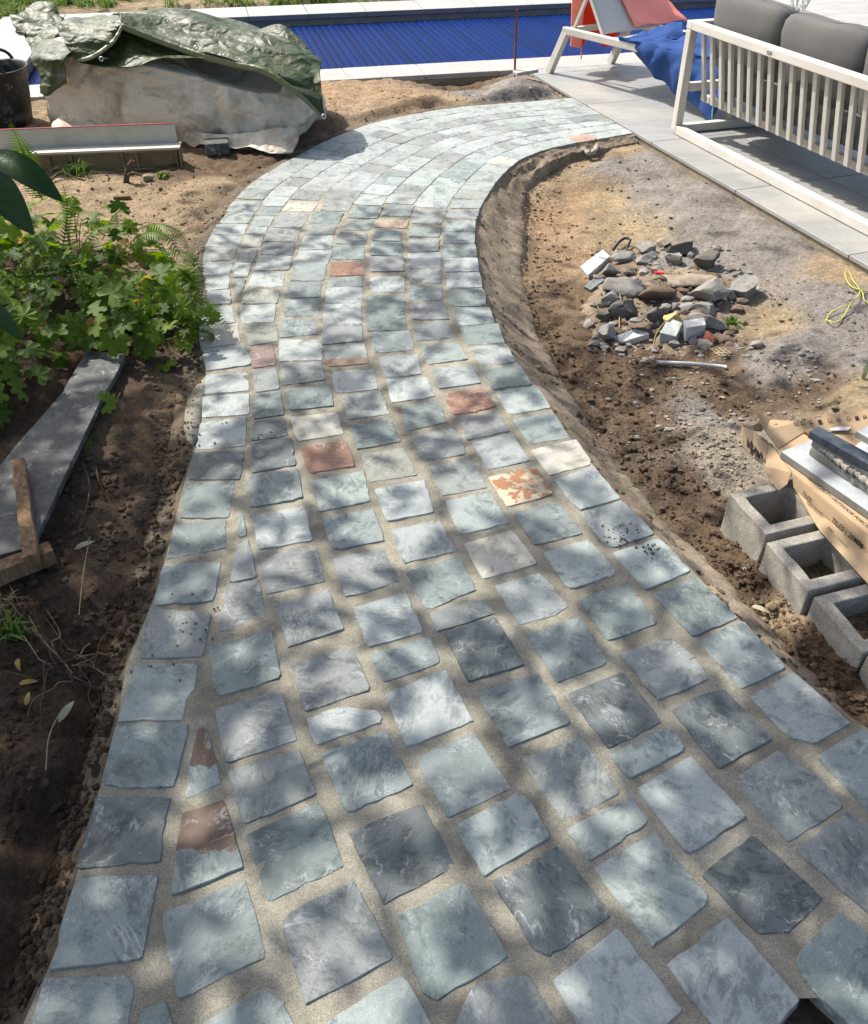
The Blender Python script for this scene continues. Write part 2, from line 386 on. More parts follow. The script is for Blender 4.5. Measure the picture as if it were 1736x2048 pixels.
M['white_pl'] = plain('dusty_white_metal', (.50, .465, .39), .5, .18, 4, .1)
M['cream_pl'] = plain('dirty_shaded_cream_metal', (.20, .150, .078), .6, .35, 7, .15)  # brown-yellow cream, darkened in colour to carry the shade of the recess
M['slate'] = stone_mat('grey_slate', (.040, .043, .041), (.078, .081, .076), .25)
M['wood'] = plain('weathered_wood', (.20, .125, .068), .85, .4, 14, .6, .006, .15)
m, t, b = nodes('weathered_batten', .85, .15); v = coords(t, scale=(16, 16, 2))
n_ = noise(t, v, 3, 6, .7, .6); L(t, ramp(t, n_, [(.3, (.09, .052, .028)), (.55, (.21, .135, .075)), (.75, (.32, .225, .14))]), b.inputs['Base Color']); bump(t, b, n_, .8, .01); M['batten'] = m
M['card'] = plain('brown_cardboard', (.37, .265, .160), .85, .12, 5, .12, .002, .15)
M['ink'] = plain('black_print', (.03, .025, .022), .8, .2)
M['paper'] = plain('white_paper', (.6, .6, .58), .8)
M['slab'] = tile_mat('porcelain_offcut', (.32, .34, .345), (.42, .435, .43))
M['slab_edge'] = plain('porcelain_offcut_dark', (.20, .195, .17), .8, .25, 12, .3)
M['darkslab'] = plain('black_slate_strip', (.050, .062, .075), .6, .4, 40, .4, .004)
M['rock_grey'] = mortar_mat('rubble_grey', (.185, .176, .158), (.275, .260, .232))
M['rock_dark'] = mortar_mat('rubble_dark', (.085, .080, .072), (.150, .135, .115))
M['rock_tan'] = mortar_mat('rubble_tan', (.250, .205, .150), (.340, .285, .210))
M['rock_brown'] = mortar_mat('rubble_brown', (.095, .070, .050), (.175, .130, .092))
M['spoil'] = mortar_mat('spoil', (.150, .115, .080), (.240, .190, .135))
M['brick_y'] = plain('yellow_brick', (.42, .30, .13), .9, .3, 12, .5)
M['brick_r'] = plain('red_brown_brick', (.13, .045, .028), .9, .3, 12, .5)
M['clip'] = plain('red_plastic', (.75, .02, .03), .4)
M['red_edge'] = plain('red_edge_strip', (.34, .045, .04), .6)
M['string'] = plain('yellow_string', (.40, .40, .07), .7)
M['pvc'] = plain('grey_conduit', (.42, .42, .40), .6, .2, 9, .2)
M['bark'] = plain('bark', (.11, .078, .052), .95, .4, 14, .9, .012, .1)
M['straw'] = plain('dry_stalk', (.30, .225, .12), .9, .3, 10)
def leaf_mat(name, c1, c2, tr=.35, rough=.45):
    m, t, b = nodes(name, rough, .18); oi = N(t, 'ObjectInfo'); v = coords(t)
    at = N(t, 'Attribute'); at.attribute_name = 'rnd'
    ad = N(t, 'Math', _operation='ADD'); L(t, oi.outputs['Random'], ad.inputs[0]); L(t, at.outputs['Fac'], ad.inputs[1])
    fr = N(t, 'Math', _operation='FRACT'); L(t, ad.outputs[0], fr.inputs[0])
    c = mix(t, fr.outputs[0], c1, c2)
    c = mix(t, .35, c, ramp(t, noise(t, v, 60, 4, .6), [(.3, gray(.3)), (.7, gray(.7))]), 'OVERLAY')
    L(t, c, b.inputs['Base Color'])
    td = N(t, 'BsdfTranslucent'); hs = N(t, 'HueSaturation'); hs.inputs['Value'].default_value = 1.5; hs.inputs['Saturation'].default_value = 1.15; L(t, c, hs.inputs['Color']); L(t, hs.outputs[0], td.inputs[0])
    mx = N(t, 'MixShader'); mx.inputs[0].default_value = tr
    L(t, b.outputs[0], mx.inputs[1]); L(t, td.outputs[0], mx.inputs[2]); L(t, mx.outputs[0], t.nodes['Material Output'].inputs[0])
    bump(t, b, noise(t, v, 90, 3, .6), .3, .003)
    return m
M['geranium'] = leaf_mat('geranium_leaf', (.052, .102, .010), (.150, .220, .026), .45)
M['fern'] = leaf_mat('fern_leaf', (.095, .160, .014), (.150, .220, .028), .42)
M['laurel'] = leaf_mat('laurel_leaf', (.020, .048, .012), (.030, .064, .018), .12, .38)
M['grass'] = leaf_mat('grass_blade', (.075, .140, .022), (.150, .210, .050))
M['drygrass'] = leaf_mat('dry_grass_blade', (.22, .17, .085), (.30, .25, .13), .2)
M['yleaf'] = leaf_mat('yellowed_leaf', (.30, .21, .05), (.36, .27, .09))
M['deadleaf'] = leaf_mat('fallen_leaf', (.25, .26, .16), (.34, .34, .22), .2)
M['tree'] = leaf_mat('tree_leaf', (.040, .085, .018), (.075, .125, .030), .25)

# ------------------------------------------------------------------ survey of the path edges
LEFT = [(-60, 2250), (20, 2120), (75, 1965), (105, 1930), (155, 1740), (190, 1595), (203, 1572), (232, 1450), (252, 1325), (298, 1222), (328, 1127), (348, 1045), (368, 965), (386, 905), (392, 898), (404, 834), (411, 793), (412, 741), (402, 695), (399, 651), (402, 612), (410, 562), (404, 522), (411, 492), (431, 464), (444, 449), (468, 400),
 (503, 364), (528, 351), (569, 324), (627, 295), (683, 268), (703, 261), (742, 246), (797, 234), (850, 224), (887, 218), (934, 212), (984, 208), (1071, 202), (1144, 195)]
RIGHT = [(2300, 2120), (2060, 1760), (1848, 1549), (1700, 1445), (1572, 1337), (1478, 1236), (1383, 1140), (1309, 1066), (1241, 998), (1181, 922), (1140, 875), (1102, 815), (1065, 768), (1033, 722), (1009, 684), (989, 645), (972, 610), (964, 573), (957, 541), (954, 513), (949, 486), (948, 464), (950, 441), (958, 418), (973, 393), (990, 366), (1010, 343), (1041, 318), (1084, 300), (1141, 287), (1185, 280), (1231, 272), (1266, 266)]
LW = np.array([gp(*p)[:2] for p in LEFT]); RW = np.array([gp(*p)[:2] for p in RIGHT])
def resample(P, n):
    d = np.r_[0, np.cumsum(np.linalg.norm(np.diff(P, axis=0), axis=1))]
    s = np.linspace(0, d[-1], n); return np.stack([np.interp(s, d, P[:, 0]), np.interp(s, d, P[:, 1])], 1)
def smooth(P, k=3):
    for _ in range(k):
        Q = P.copy(); Q[1:-1] = .25 * P[:-2] + .5 * P[1:-1] + .25 * P[2:]; P = Q
    return P
NS = 260
LS = smooth(resample(LW, NS), 4); RS = smooth(resample(RW, NS), 4)
POLY = np.vstack([LS, RS[::-1]])
def inpoly(x, y, P):
    c = np.zeros(x.shape, bool); n = len(P); j = n - 1
    for i in range(n):
        xi, yi = P[i]; xj, yj = P[j]
        if yi != yj:
            c ^= ((yi > y) != (yj > y)) & (x < (xj - xi) * (y - yi) / (yj - yi) + xi)
        j = i
    return c
def dist_line(x, y, P):
    d = np.full(x.shape, 1e9)
    for i in range(len(P) - 1):
        a = P[i]; e = P[i + 1] - a; l2 = e @ e + 1e-12
        t = np.clip(((x - a[0]) * e[0] + (y - a[1]) * e[1]) / l2, 0, 1)
        d = np.minimum(d, (x - a[0] - t * e[0]) ** 2 + (y - a[1] - t * e[1]) ** 2)
    return np.sqrt(d)
# patio frame and pool frame
PC = np.array(gp(1068, 150)[:2]); U = np.array([.315, -.949]); Nn = np.array([.949, .315])
PD = np.array([.974, .227]); PW = np.array([.227, -.974])          # along the pool, across it (towards the camera)
WN = np.array(gp(648, 140)[:2])                                     # near water edge
CO = np.array(gp(643, 162)[:2])                                     # outer edge of the near coping
WF = np.array(gp(560, 31)[:2])                                      # far water edge
POOL_W = (WN - WF) @ PW
pool_lo, pool_hi = -2.35, 5.2                                       # extent along PD from WN
def pd(x, y): return (x - WN[0]) * PD[0] + (y - WN[1]) * PD[1], (x - WN[0]) * PW[0] + (y - WN[1]) * PW[1]

# ground heights and soil colours surveyed at points: (px, py, z, colour)
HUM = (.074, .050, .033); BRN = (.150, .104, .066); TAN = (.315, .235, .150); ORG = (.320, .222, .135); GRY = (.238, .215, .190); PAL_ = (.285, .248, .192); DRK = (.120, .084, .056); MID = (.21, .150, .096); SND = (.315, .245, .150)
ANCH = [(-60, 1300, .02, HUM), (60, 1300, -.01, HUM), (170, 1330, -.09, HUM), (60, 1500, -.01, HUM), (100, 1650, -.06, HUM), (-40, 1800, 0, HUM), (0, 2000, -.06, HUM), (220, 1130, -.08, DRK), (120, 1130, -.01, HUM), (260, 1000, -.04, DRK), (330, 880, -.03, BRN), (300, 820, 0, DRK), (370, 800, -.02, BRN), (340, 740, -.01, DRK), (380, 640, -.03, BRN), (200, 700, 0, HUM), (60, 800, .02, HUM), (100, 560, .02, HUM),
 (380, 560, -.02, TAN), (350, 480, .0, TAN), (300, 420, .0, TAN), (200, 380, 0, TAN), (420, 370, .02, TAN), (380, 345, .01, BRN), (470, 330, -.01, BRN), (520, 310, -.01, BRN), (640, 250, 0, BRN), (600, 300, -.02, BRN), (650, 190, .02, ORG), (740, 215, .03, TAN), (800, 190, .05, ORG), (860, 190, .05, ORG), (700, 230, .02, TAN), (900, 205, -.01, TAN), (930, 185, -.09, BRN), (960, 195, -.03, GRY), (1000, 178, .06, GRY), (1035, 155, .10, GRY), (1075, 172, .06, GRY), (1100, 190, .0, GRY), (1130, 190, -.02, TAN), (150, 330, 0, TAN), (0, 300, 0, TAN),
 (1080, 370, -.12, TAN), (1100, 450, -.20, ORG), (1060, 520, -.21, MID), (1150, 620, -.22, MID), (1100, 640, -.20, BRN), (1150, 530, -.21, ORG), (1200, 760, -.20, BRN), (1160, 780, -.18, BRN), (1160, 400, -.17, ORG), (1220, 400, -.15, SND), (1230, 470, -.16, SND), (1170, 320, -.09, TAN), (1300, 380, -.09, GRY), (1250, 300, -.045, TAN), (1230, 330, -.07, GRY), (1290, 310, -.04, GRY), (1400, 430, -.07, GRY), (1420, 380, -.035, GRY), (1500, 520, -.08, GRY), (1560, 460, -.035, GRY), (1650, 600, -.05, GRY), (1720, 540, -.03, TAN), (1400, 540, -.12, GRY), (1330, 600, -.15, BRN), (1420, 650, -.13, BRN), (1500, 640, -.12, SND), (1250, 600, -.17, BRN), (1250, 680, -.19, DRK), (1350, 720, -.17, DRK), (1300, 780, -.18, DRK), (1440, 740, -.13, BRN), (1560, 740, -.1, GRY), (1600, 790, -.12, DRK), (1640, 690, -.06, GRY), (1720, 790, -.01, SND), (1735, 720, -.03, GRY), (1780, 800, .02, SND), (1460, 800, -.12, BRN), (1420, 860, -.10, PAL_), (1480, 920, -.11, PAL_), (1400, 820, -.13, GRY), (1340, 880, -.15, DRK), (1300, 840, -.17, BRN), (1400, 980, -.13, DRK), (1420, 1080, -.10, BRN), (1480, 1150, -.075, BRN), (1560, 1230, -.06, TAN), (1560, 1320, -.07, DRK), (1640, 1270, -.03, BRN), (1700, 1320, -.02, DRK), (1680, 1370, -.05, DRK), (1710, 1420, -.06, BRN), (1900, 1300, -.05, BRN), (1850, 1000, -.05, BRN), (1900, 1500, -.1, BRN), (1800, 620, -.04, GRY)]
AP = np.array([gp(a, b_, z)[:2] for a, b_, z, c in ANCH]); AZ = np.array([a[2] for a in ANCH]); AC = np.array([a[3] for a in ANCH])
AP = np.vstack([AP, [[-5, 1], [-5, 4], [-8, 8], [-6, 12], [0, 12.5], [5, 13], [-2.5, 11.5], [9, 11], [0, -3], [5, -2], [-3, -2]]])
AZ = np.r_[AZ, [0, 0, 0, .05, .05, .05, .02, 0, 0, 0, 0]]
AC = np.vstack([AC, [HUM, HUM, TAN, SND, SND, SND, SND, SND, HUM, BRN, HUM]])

def hprof_r(d): return np.interp(d, [0, .015, .05, .10, .16, .22, .30], [-.004, -.018, -.045, -.085, -.130, -.165, -.20])
def hprof_l(d): return np.interp(d, [0, .012, .04, .08, .14, .20], [-.004, -.022, -.05, -.08, -.11, -.13])
def right_depth(y):    # how deep the cut is along the right edge, as a share
    return np.interp(y, [.3, 1.2, 1.7, 2.4, 4.2, 4.8, 5.3, 5.8], [.42, .42, .5, .95, 1.05, .75, .25, .16])
def right_width(y): return np.interp(y, [.3, 1.0, 1.6, 2.3, 3.0, 4.4, 4.9, 5.4], [.45, .45, .55, .85, 1.05, 1.05, .6, .3])
def left_depth(y): return np.interp(y, [.3, 1.5, 1.9, 2.25, 2.5, 3.2, 6], [.95, 1.0, .8, .35, .2, .22, .15])
HOLE = np.array([gp(*p)[:2] for p in ((1535, 2060), (1552, 2034), (1598, 2002), (1648, 2003), (1704, 2052), (1760, 2110), (1600, 2150))])
def ground_z(X, Y, fine=True):
    wx = X + .05 * fbm(X * 3, Y * 3, 2); wy = Y + .05 * fbm(X * 3 + 40, Y * 3 + 9, 2)
    num = np.zeros(X.shape); den = np.zeros(X.shape); cn = np.zeros(X.shape + (3,))
    cw = np.zeros(X.shape)
    for (ax, ay), az, ac in zip(AP, AZ, AC):
        d2 = (X - ax) ** 2 + (Y - ay) ** 2 + .004
        q = 1 / d2 ** 1.6; num += q * az; den += q
        d2 = (wx - ax) ** 2 + (wy - ay) ** 2 + .002
        q = 1 / d2 ** 2.4; cn += q[..., None] * ac; cw += q
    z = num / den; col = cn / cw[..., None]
    rough = .012 * fbm(X * 6, Y * 6, 3) + .007 * (1 - np.abs(fbm(X * 17, Y * 17, 3)) * 1.5) + .004 * fbm(X * 45, Y * 45, 2)
    lum = col.mean(-1); rough = rough * np.interp(lum, [.05, .15, .28], [1.5, 1.15, .6]) * np.where((X > .3) & (lum > .16), .55, 1)
    ins = inpoly(X, Y, POLY); dl = dist_line(X, Y, LS); dr = dist_line(X, Y, RS)
    z = z + rough
    jn = .05 * fbm(X * 7 + 3, Y * 7, 3)
    tl = sstep(.07, .16, dl + jn * .7); wr_ = right_width(Y); tr = sstep(.55, 1.15, (dr + jn) / (.24 * wr_))
    zl = hprof_l(dl) * left_depth(Y) - .03 + .018 * sstep(.03, .09, dl); zr = hprof_r(dr / wr_) * right_depth(Y) - .03 + .02 * sstep(.3, .8, dr / (.24 * wr_))
    outl = (~ins) & (dl < .26) & (dl <= dr); outr = (~ins) & (dr < .34) & (dr < dl)
    z = np.where(outl, zl * (1 - tl) + z * tl, z)
    z = np.where(outr, np.minimum(zr, z + .02) * (1 - tr) + z * tr, z)
    z = np.where(ins, -.09, z)
    hole = inpoly(X, Y, HOLE); z = np.where(hole, -.24, z); col = np.where(hole[..., None], np.array(HUM) * .6, col)  # soil colour inside the hole is darkened to add to its shade
    # patio and pool
    pu = (X - PC[0]) * U[0] + (Y - PC[1]) * U[1]; pn = (X - PC[0]) * Nn[0] + (Y - PC[1]) * Nn[1]
    a, bq = pd(X, Y)
    patio = (pn > -.0) & (bq > .30)
    z = np.where(patio, np.minimum(z, -.06), z)
    z = np.where((pn > -.05) & (pn <= 0) & (bq > .3), np.minimum(z, -.022), z)
    cop = (bq > -POOL_W - .75) & (bq < .42) & (a > pool_lo - .7) & (a < pool_hi + .7)
    z = np.where(cop, np.minimum(z, -.09), z)
    pool = (bq > -POOL_W) & (bq < 0) & (a > pool_lo) & (a < pool_hi)
    z = np.where(pool, -.9, z)
    return z, col, ins

fx = np.arange(-3.6, 3.3, .0235); fy_ = np.arange(.25, 7.6, .0235)
def widen(lo, hi, step):
    out = []; p = hi; s = step
    while p < 400: p += s; s *= 1.28; out.append(p)
    a = []; p = lo; s = step
    while p > -400: p -= s; s *= 1.28; a.append(p)
    return a[::-1], out
a_, b_ = widen(fx[0], fx[-1], .06); gx_ = np.r_[a_, fx, b_]
a_, b_ = widen(fy_[0], fy_[-1], .06); gy_ = np.r_[a_, fy_, np.arange(fy_[-1] + .08, 12.6, .1)]; b_ = [v for v in np.cumsum([.2 * 1.3 ** i for i in range(24)]) + 12.6]; gy_ = np.r_[gy_, b_]
X, Y = np.meshgrid(gx_, gy_); Z, Cc, INS = ground_z(X, Y)
DRG = dist_line(X, Y, RS); DLG = dist_line(X, Y, LS)
ZS = np.where(~INS & (DRG < DLG) & (DRG < .26 * right_width(Y)), np.maximum(Z, hprof_r(DRG / right_width(Y)) * right_depth(Y) - .004), Z)
ZS = np.where(~INS & (DLG < DRG) & (DLG < .13), np.maximum(Z, hprof_l(DLG) * left_depth(Y) - .004), ZS)
nx, ny = len(gx_), len(gy_)
ground = bpy.data.objects.new('ground', bpy.data.meshes.new('ground')); COL.objects.link(ground)
idx = np.arange(nx * ny).reshape(ny, nx)
F = np.stack([idx[:-1, :-1], idx[:-1, 1:], idx[1:, 1:], idx[1:, :-1]], -1).reshape(-1, 4)
gme = ground.data
gme.vertices.add(nx * ny); gme.vertices.foreach_set('co', np.stack([X, Y, Z], -1).ravel())
gme.loops.add(F.size); gme.loops.foreach_set('vertex_index', F.ravel().astype(np.int32))
gme.polygons.add(len(F)); gme.polygons.foreach_set('loop_start', np.arange(0, F.size, 4, dtype=np.int32))
gme.polygons.foreach_set('use_smooth', np.ones(len(F), bool)); gme.update()
ca = gme.color_attributes.new('Col', 'FLOAT_COLOR', 'POINT'); ca.data.foreach_set('color', np.concatenate([Cc, np.ones(Cc.shape[:2] + (1,))], -1).astype(np.float32).ravel())
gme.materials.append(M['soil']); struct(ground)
def surf(x, y):
    i = min(max(np.searchsorted(gx_, x), 1), nx - 1); j = min(max(np.searchsorted(gy_, y), 1), ny - 1); return float(ZS[j, i])
def gz(x, y):
    i = np.clip(np.searchsorted(gx_, x), 1, nx - 1); j = np.clip(np.searchsorted(gy_, y), 1, ny - 1)
    fx0 = (x - gx_[i - 1]) / (gx_[i] - gx_[i - 1]); fy0 = (y - gy_[j - 1]) / (gy_[j] - gy_[j - 1])
    return float((Z[j - 1, i - 1] * (1 - fx0) + Z[j - 1, i] * fx0) * (1 - fy0) + (Z[j, i - 1] * (1 - fx0) + Z[j, i] * fx0) * fy0)
def gcol(x, y):
    i = min(max(np.searchsorted(gx_, x), 1), nx - 1); j = min(max(np.searchsorted(gy_, y), 1), ny - 1); return Cc[j, i]
def onpath(x, y):
    i = min(max(np.searchsorted(gx_, x), 1), nx - 1); j = min(max(np.searchsorted(gy_, y), 1), ny - 1); return bool(INS[j, i])
def onground(px, py, it=3):
    z = -.08
    for _ in range(it): p = gp(px, py, z); z = gz(p.x, p.y)
    return gp(px, py, z)

# ------------------------------------------------------------------ path: mortar bed, haunches, stones
nt_ = 84
T_ = np.linspace(0, 1, nt_)
G = LS[:, None, :] * (1 - T_)[None, :, None] + RS[:, None, :] * T_[None, :, None]
gxp, gyp = G[..., 0], G[..., 1]
wn = np.clip((3.2 - gyp) / 2.0, 0, 1)
zb = -.0022 - .0010 * wn + .0015 * fbm(gxp * 9, gyp * 9, 3) * (.35 + .65 * wn) + .0012 * fbm(gxp * 60, gyp * 60, 2)
zb = np.where(inpoly(gxp, gyp, HOLE), -.15, zb)
V = np.stack([gxp, gyp, zb], -1).reshape(-1, 3); I = np.arange(NS * nt_).reshape(NS, nt_)
PF = np.stack([I[:-1, :-1], I[:-1, 1:], I[1:, 1:], I[1:, :-1]], -1).reshape(-1, 4)
hm = inpoly(gxp, gyp, HOLE).ravel(); PF = PF[~hm[PF].any(1)]
path = obj('path', V.tolist(), PF.tolist(), M['mortar'], smooth=True, origin=Vector((0, 3, -.02))); struct(path)
def haunch(E, sign, prof, depth, wmax, mat, name, width=lambda y: np.ones(len(y))):
    tan = np.gradient(E, axis=0); tan /= np.linalg.norm(tan, axis=1, keepdims=True)
    nor = np.stack([-tan[:, 1], tan[:, 0]], 1) * sign
    offs = np.r_[-.02, 0, .006, .014, .025, .04, .06, .08, .105, .13, .16, .19, .22, .26]; offs = offs[offs <= wmax]
    nk = len(offs); vs = np.zeros((len(E), nk, 3))
    s = np.r_[0, np.cumsum(np.linalg.norm(np.diff(E, axis=0), axis=1))]
    for k, o_ in enumerate(offs):
        wv = width(E[:, 1])
        jit = .008 * fbm(s * 6, np.full(len(E), k * .35), 3) * min(1, o_ / .04) if o_ > 0 else 0
        p = E + nor * (o_ * wv + jit)[:, None] if o_ > 0 else E + nor * o_
        dz = prof(np.full(len(E), max(o_, 0))) * depth(E[:, 1])
        lump = (.007 * fbm(s * 8, np.full(len(E), k * .5) + 4, 3) + .006 * fbm(s * 34, np.full(len(E), k * 1.9) + 9, 2)) * min(1, max(o_, 0) / .03)
        z = np.where(o_ <= 0, -.010, dz - .004 + lump)
        if k == nk - 1: z = z - .06
        vs[:, k, :2] = p; vs[:, k, 2] = z
    I = np.arange(len(E) * nk).reshape(len(E), nk)
    fs = np.stack([I[:-1, :-1], I[:-1, 1:], I[1:, 1:], I[1:, :-1]], -1).reshape(-1, 4)
    if sign < 0: fs = fs[:, ::-1]
    o = obj(name, vs.reshape(-1, 3).tolist(), fs.tolist(), mat, smooth=True); return o
h1 = haunch(resample(LS, 420), 1, hprof_l, left_depth, .13, M['haunch_dark'], 'mortar_edging'); setpar(h1, path); h1['label'] = 'dark mortar edging along the left of the path'
h2 = haunch(resample(RS, 760), -1, hprof_r, right_depth, .26, M['haunch'], 'mortar_edging', right_width); setpar(h2, path); h2['label'] = 'trowelled grey mortar slope along the right of the path'

def stone_obj(poly, code, thick=.028, joined=None, lift=None):
    P = np.array(poly)[:, :2]
    ar = .5 * np.sum(P[:, 0] * np.roll(P[:, 1], -1) - P[:, 1] * np.roll(P[:, 0], -1))
    if ar < 0: P = P[::-1]
    c = P.mean(0)
    pts = []; n = len(P)
    for i in range(n):                                   # rounded, ragged outline
        a = P[i - 1]; q = P[i]; d = P[(i + 1) % n]
        la = np.linalg.norm(a - q); lb = np.linalg.norm(d - q)
        ra = min(.003 + .006 * rng.random(), la * .25); rb = min(.003 + .006 * rng.random(), lb * .25)
        if n == 4 and rng.random() < .10: ra, rb = la * rng.uniform(.08, .2), lb * rng.uniform(.06, .16)
        A_ = q + (a - q) / la * ra; B_ = q + (d - q) / lb * rb
        pts.append(A_); pts.append(q * .45 + (A_ + B_) * .275); pts.append(B_)
        C2 = d + (q - d) / lb * min(.008, lb * .25); k = max(1, int((np.linalg.norm(C2 - B_)) / .022))
        for j in range(1, k): pts.append(B_ + (C2 - B_) * j / k)
    Q = np.array(pts); m_ = len(Q)
    dirs = Q - c; dl_ = np.linalg.norm(dirs, axis=1, keepdims=True); dn = dirs / (dl_ + 1e-9)
    jit = nr.normal(0, .0009, m_); chip = (nr.random(m_) < .045) * nr.uniform(.002, .006, m_)
    grow = .0044 + .0010 * float(np.clip((c[1] - 1.6) / 1.2, 0, 1))
    Q = Q + dn * (jit - chip + grow)[:, None]
    z0 = abs(rng.gauss(.0008, .0011)) if lift is None else lift
    tx, ty = rng.gauss(0, .008), rng.gauss(0, .008)
    def zt(q): return z0 + (q[:, 0] - c[0]) * tx + (q[:, 1] - c[1]) * ty
    top = Q - dn * .0018; mid = c + (Q - c) * .6
    zr = zt(top) - .0008 + nr.normal(0, .0005, m_)
    zm = zt(mid) + .0012 * fbm(mid[:, 0] * 22, mid[:, 1] * 22, 2)
    ring = [np.c_[mid, zm], np.c_[top, zr], np.c_[Q, zr - .0022], np.c_[Q + dn * .002, np.full(m_, -thick)]]
    V = np.vstack([np.r_[c, z0 + rng.gauss(0, .0008)][None], *ring])
    fs = [(0, 1 + i, 1 + (i + 1) % m_) for i in range(m_)]
    for r_ in range(3):
        a0 = 1 + r_ * m_; b0 = a0 + m_
        fs += [(a0 + i, b0 + i, b0 + (i + 1) % m_, a0 + (i + 1) % m_) for i in range(m_)]
    rim = np.r_[0., np.full(m_, .35), np.ones(m_), np.ones(m_), np.ones(m_)]
    return V, fs, c, rim
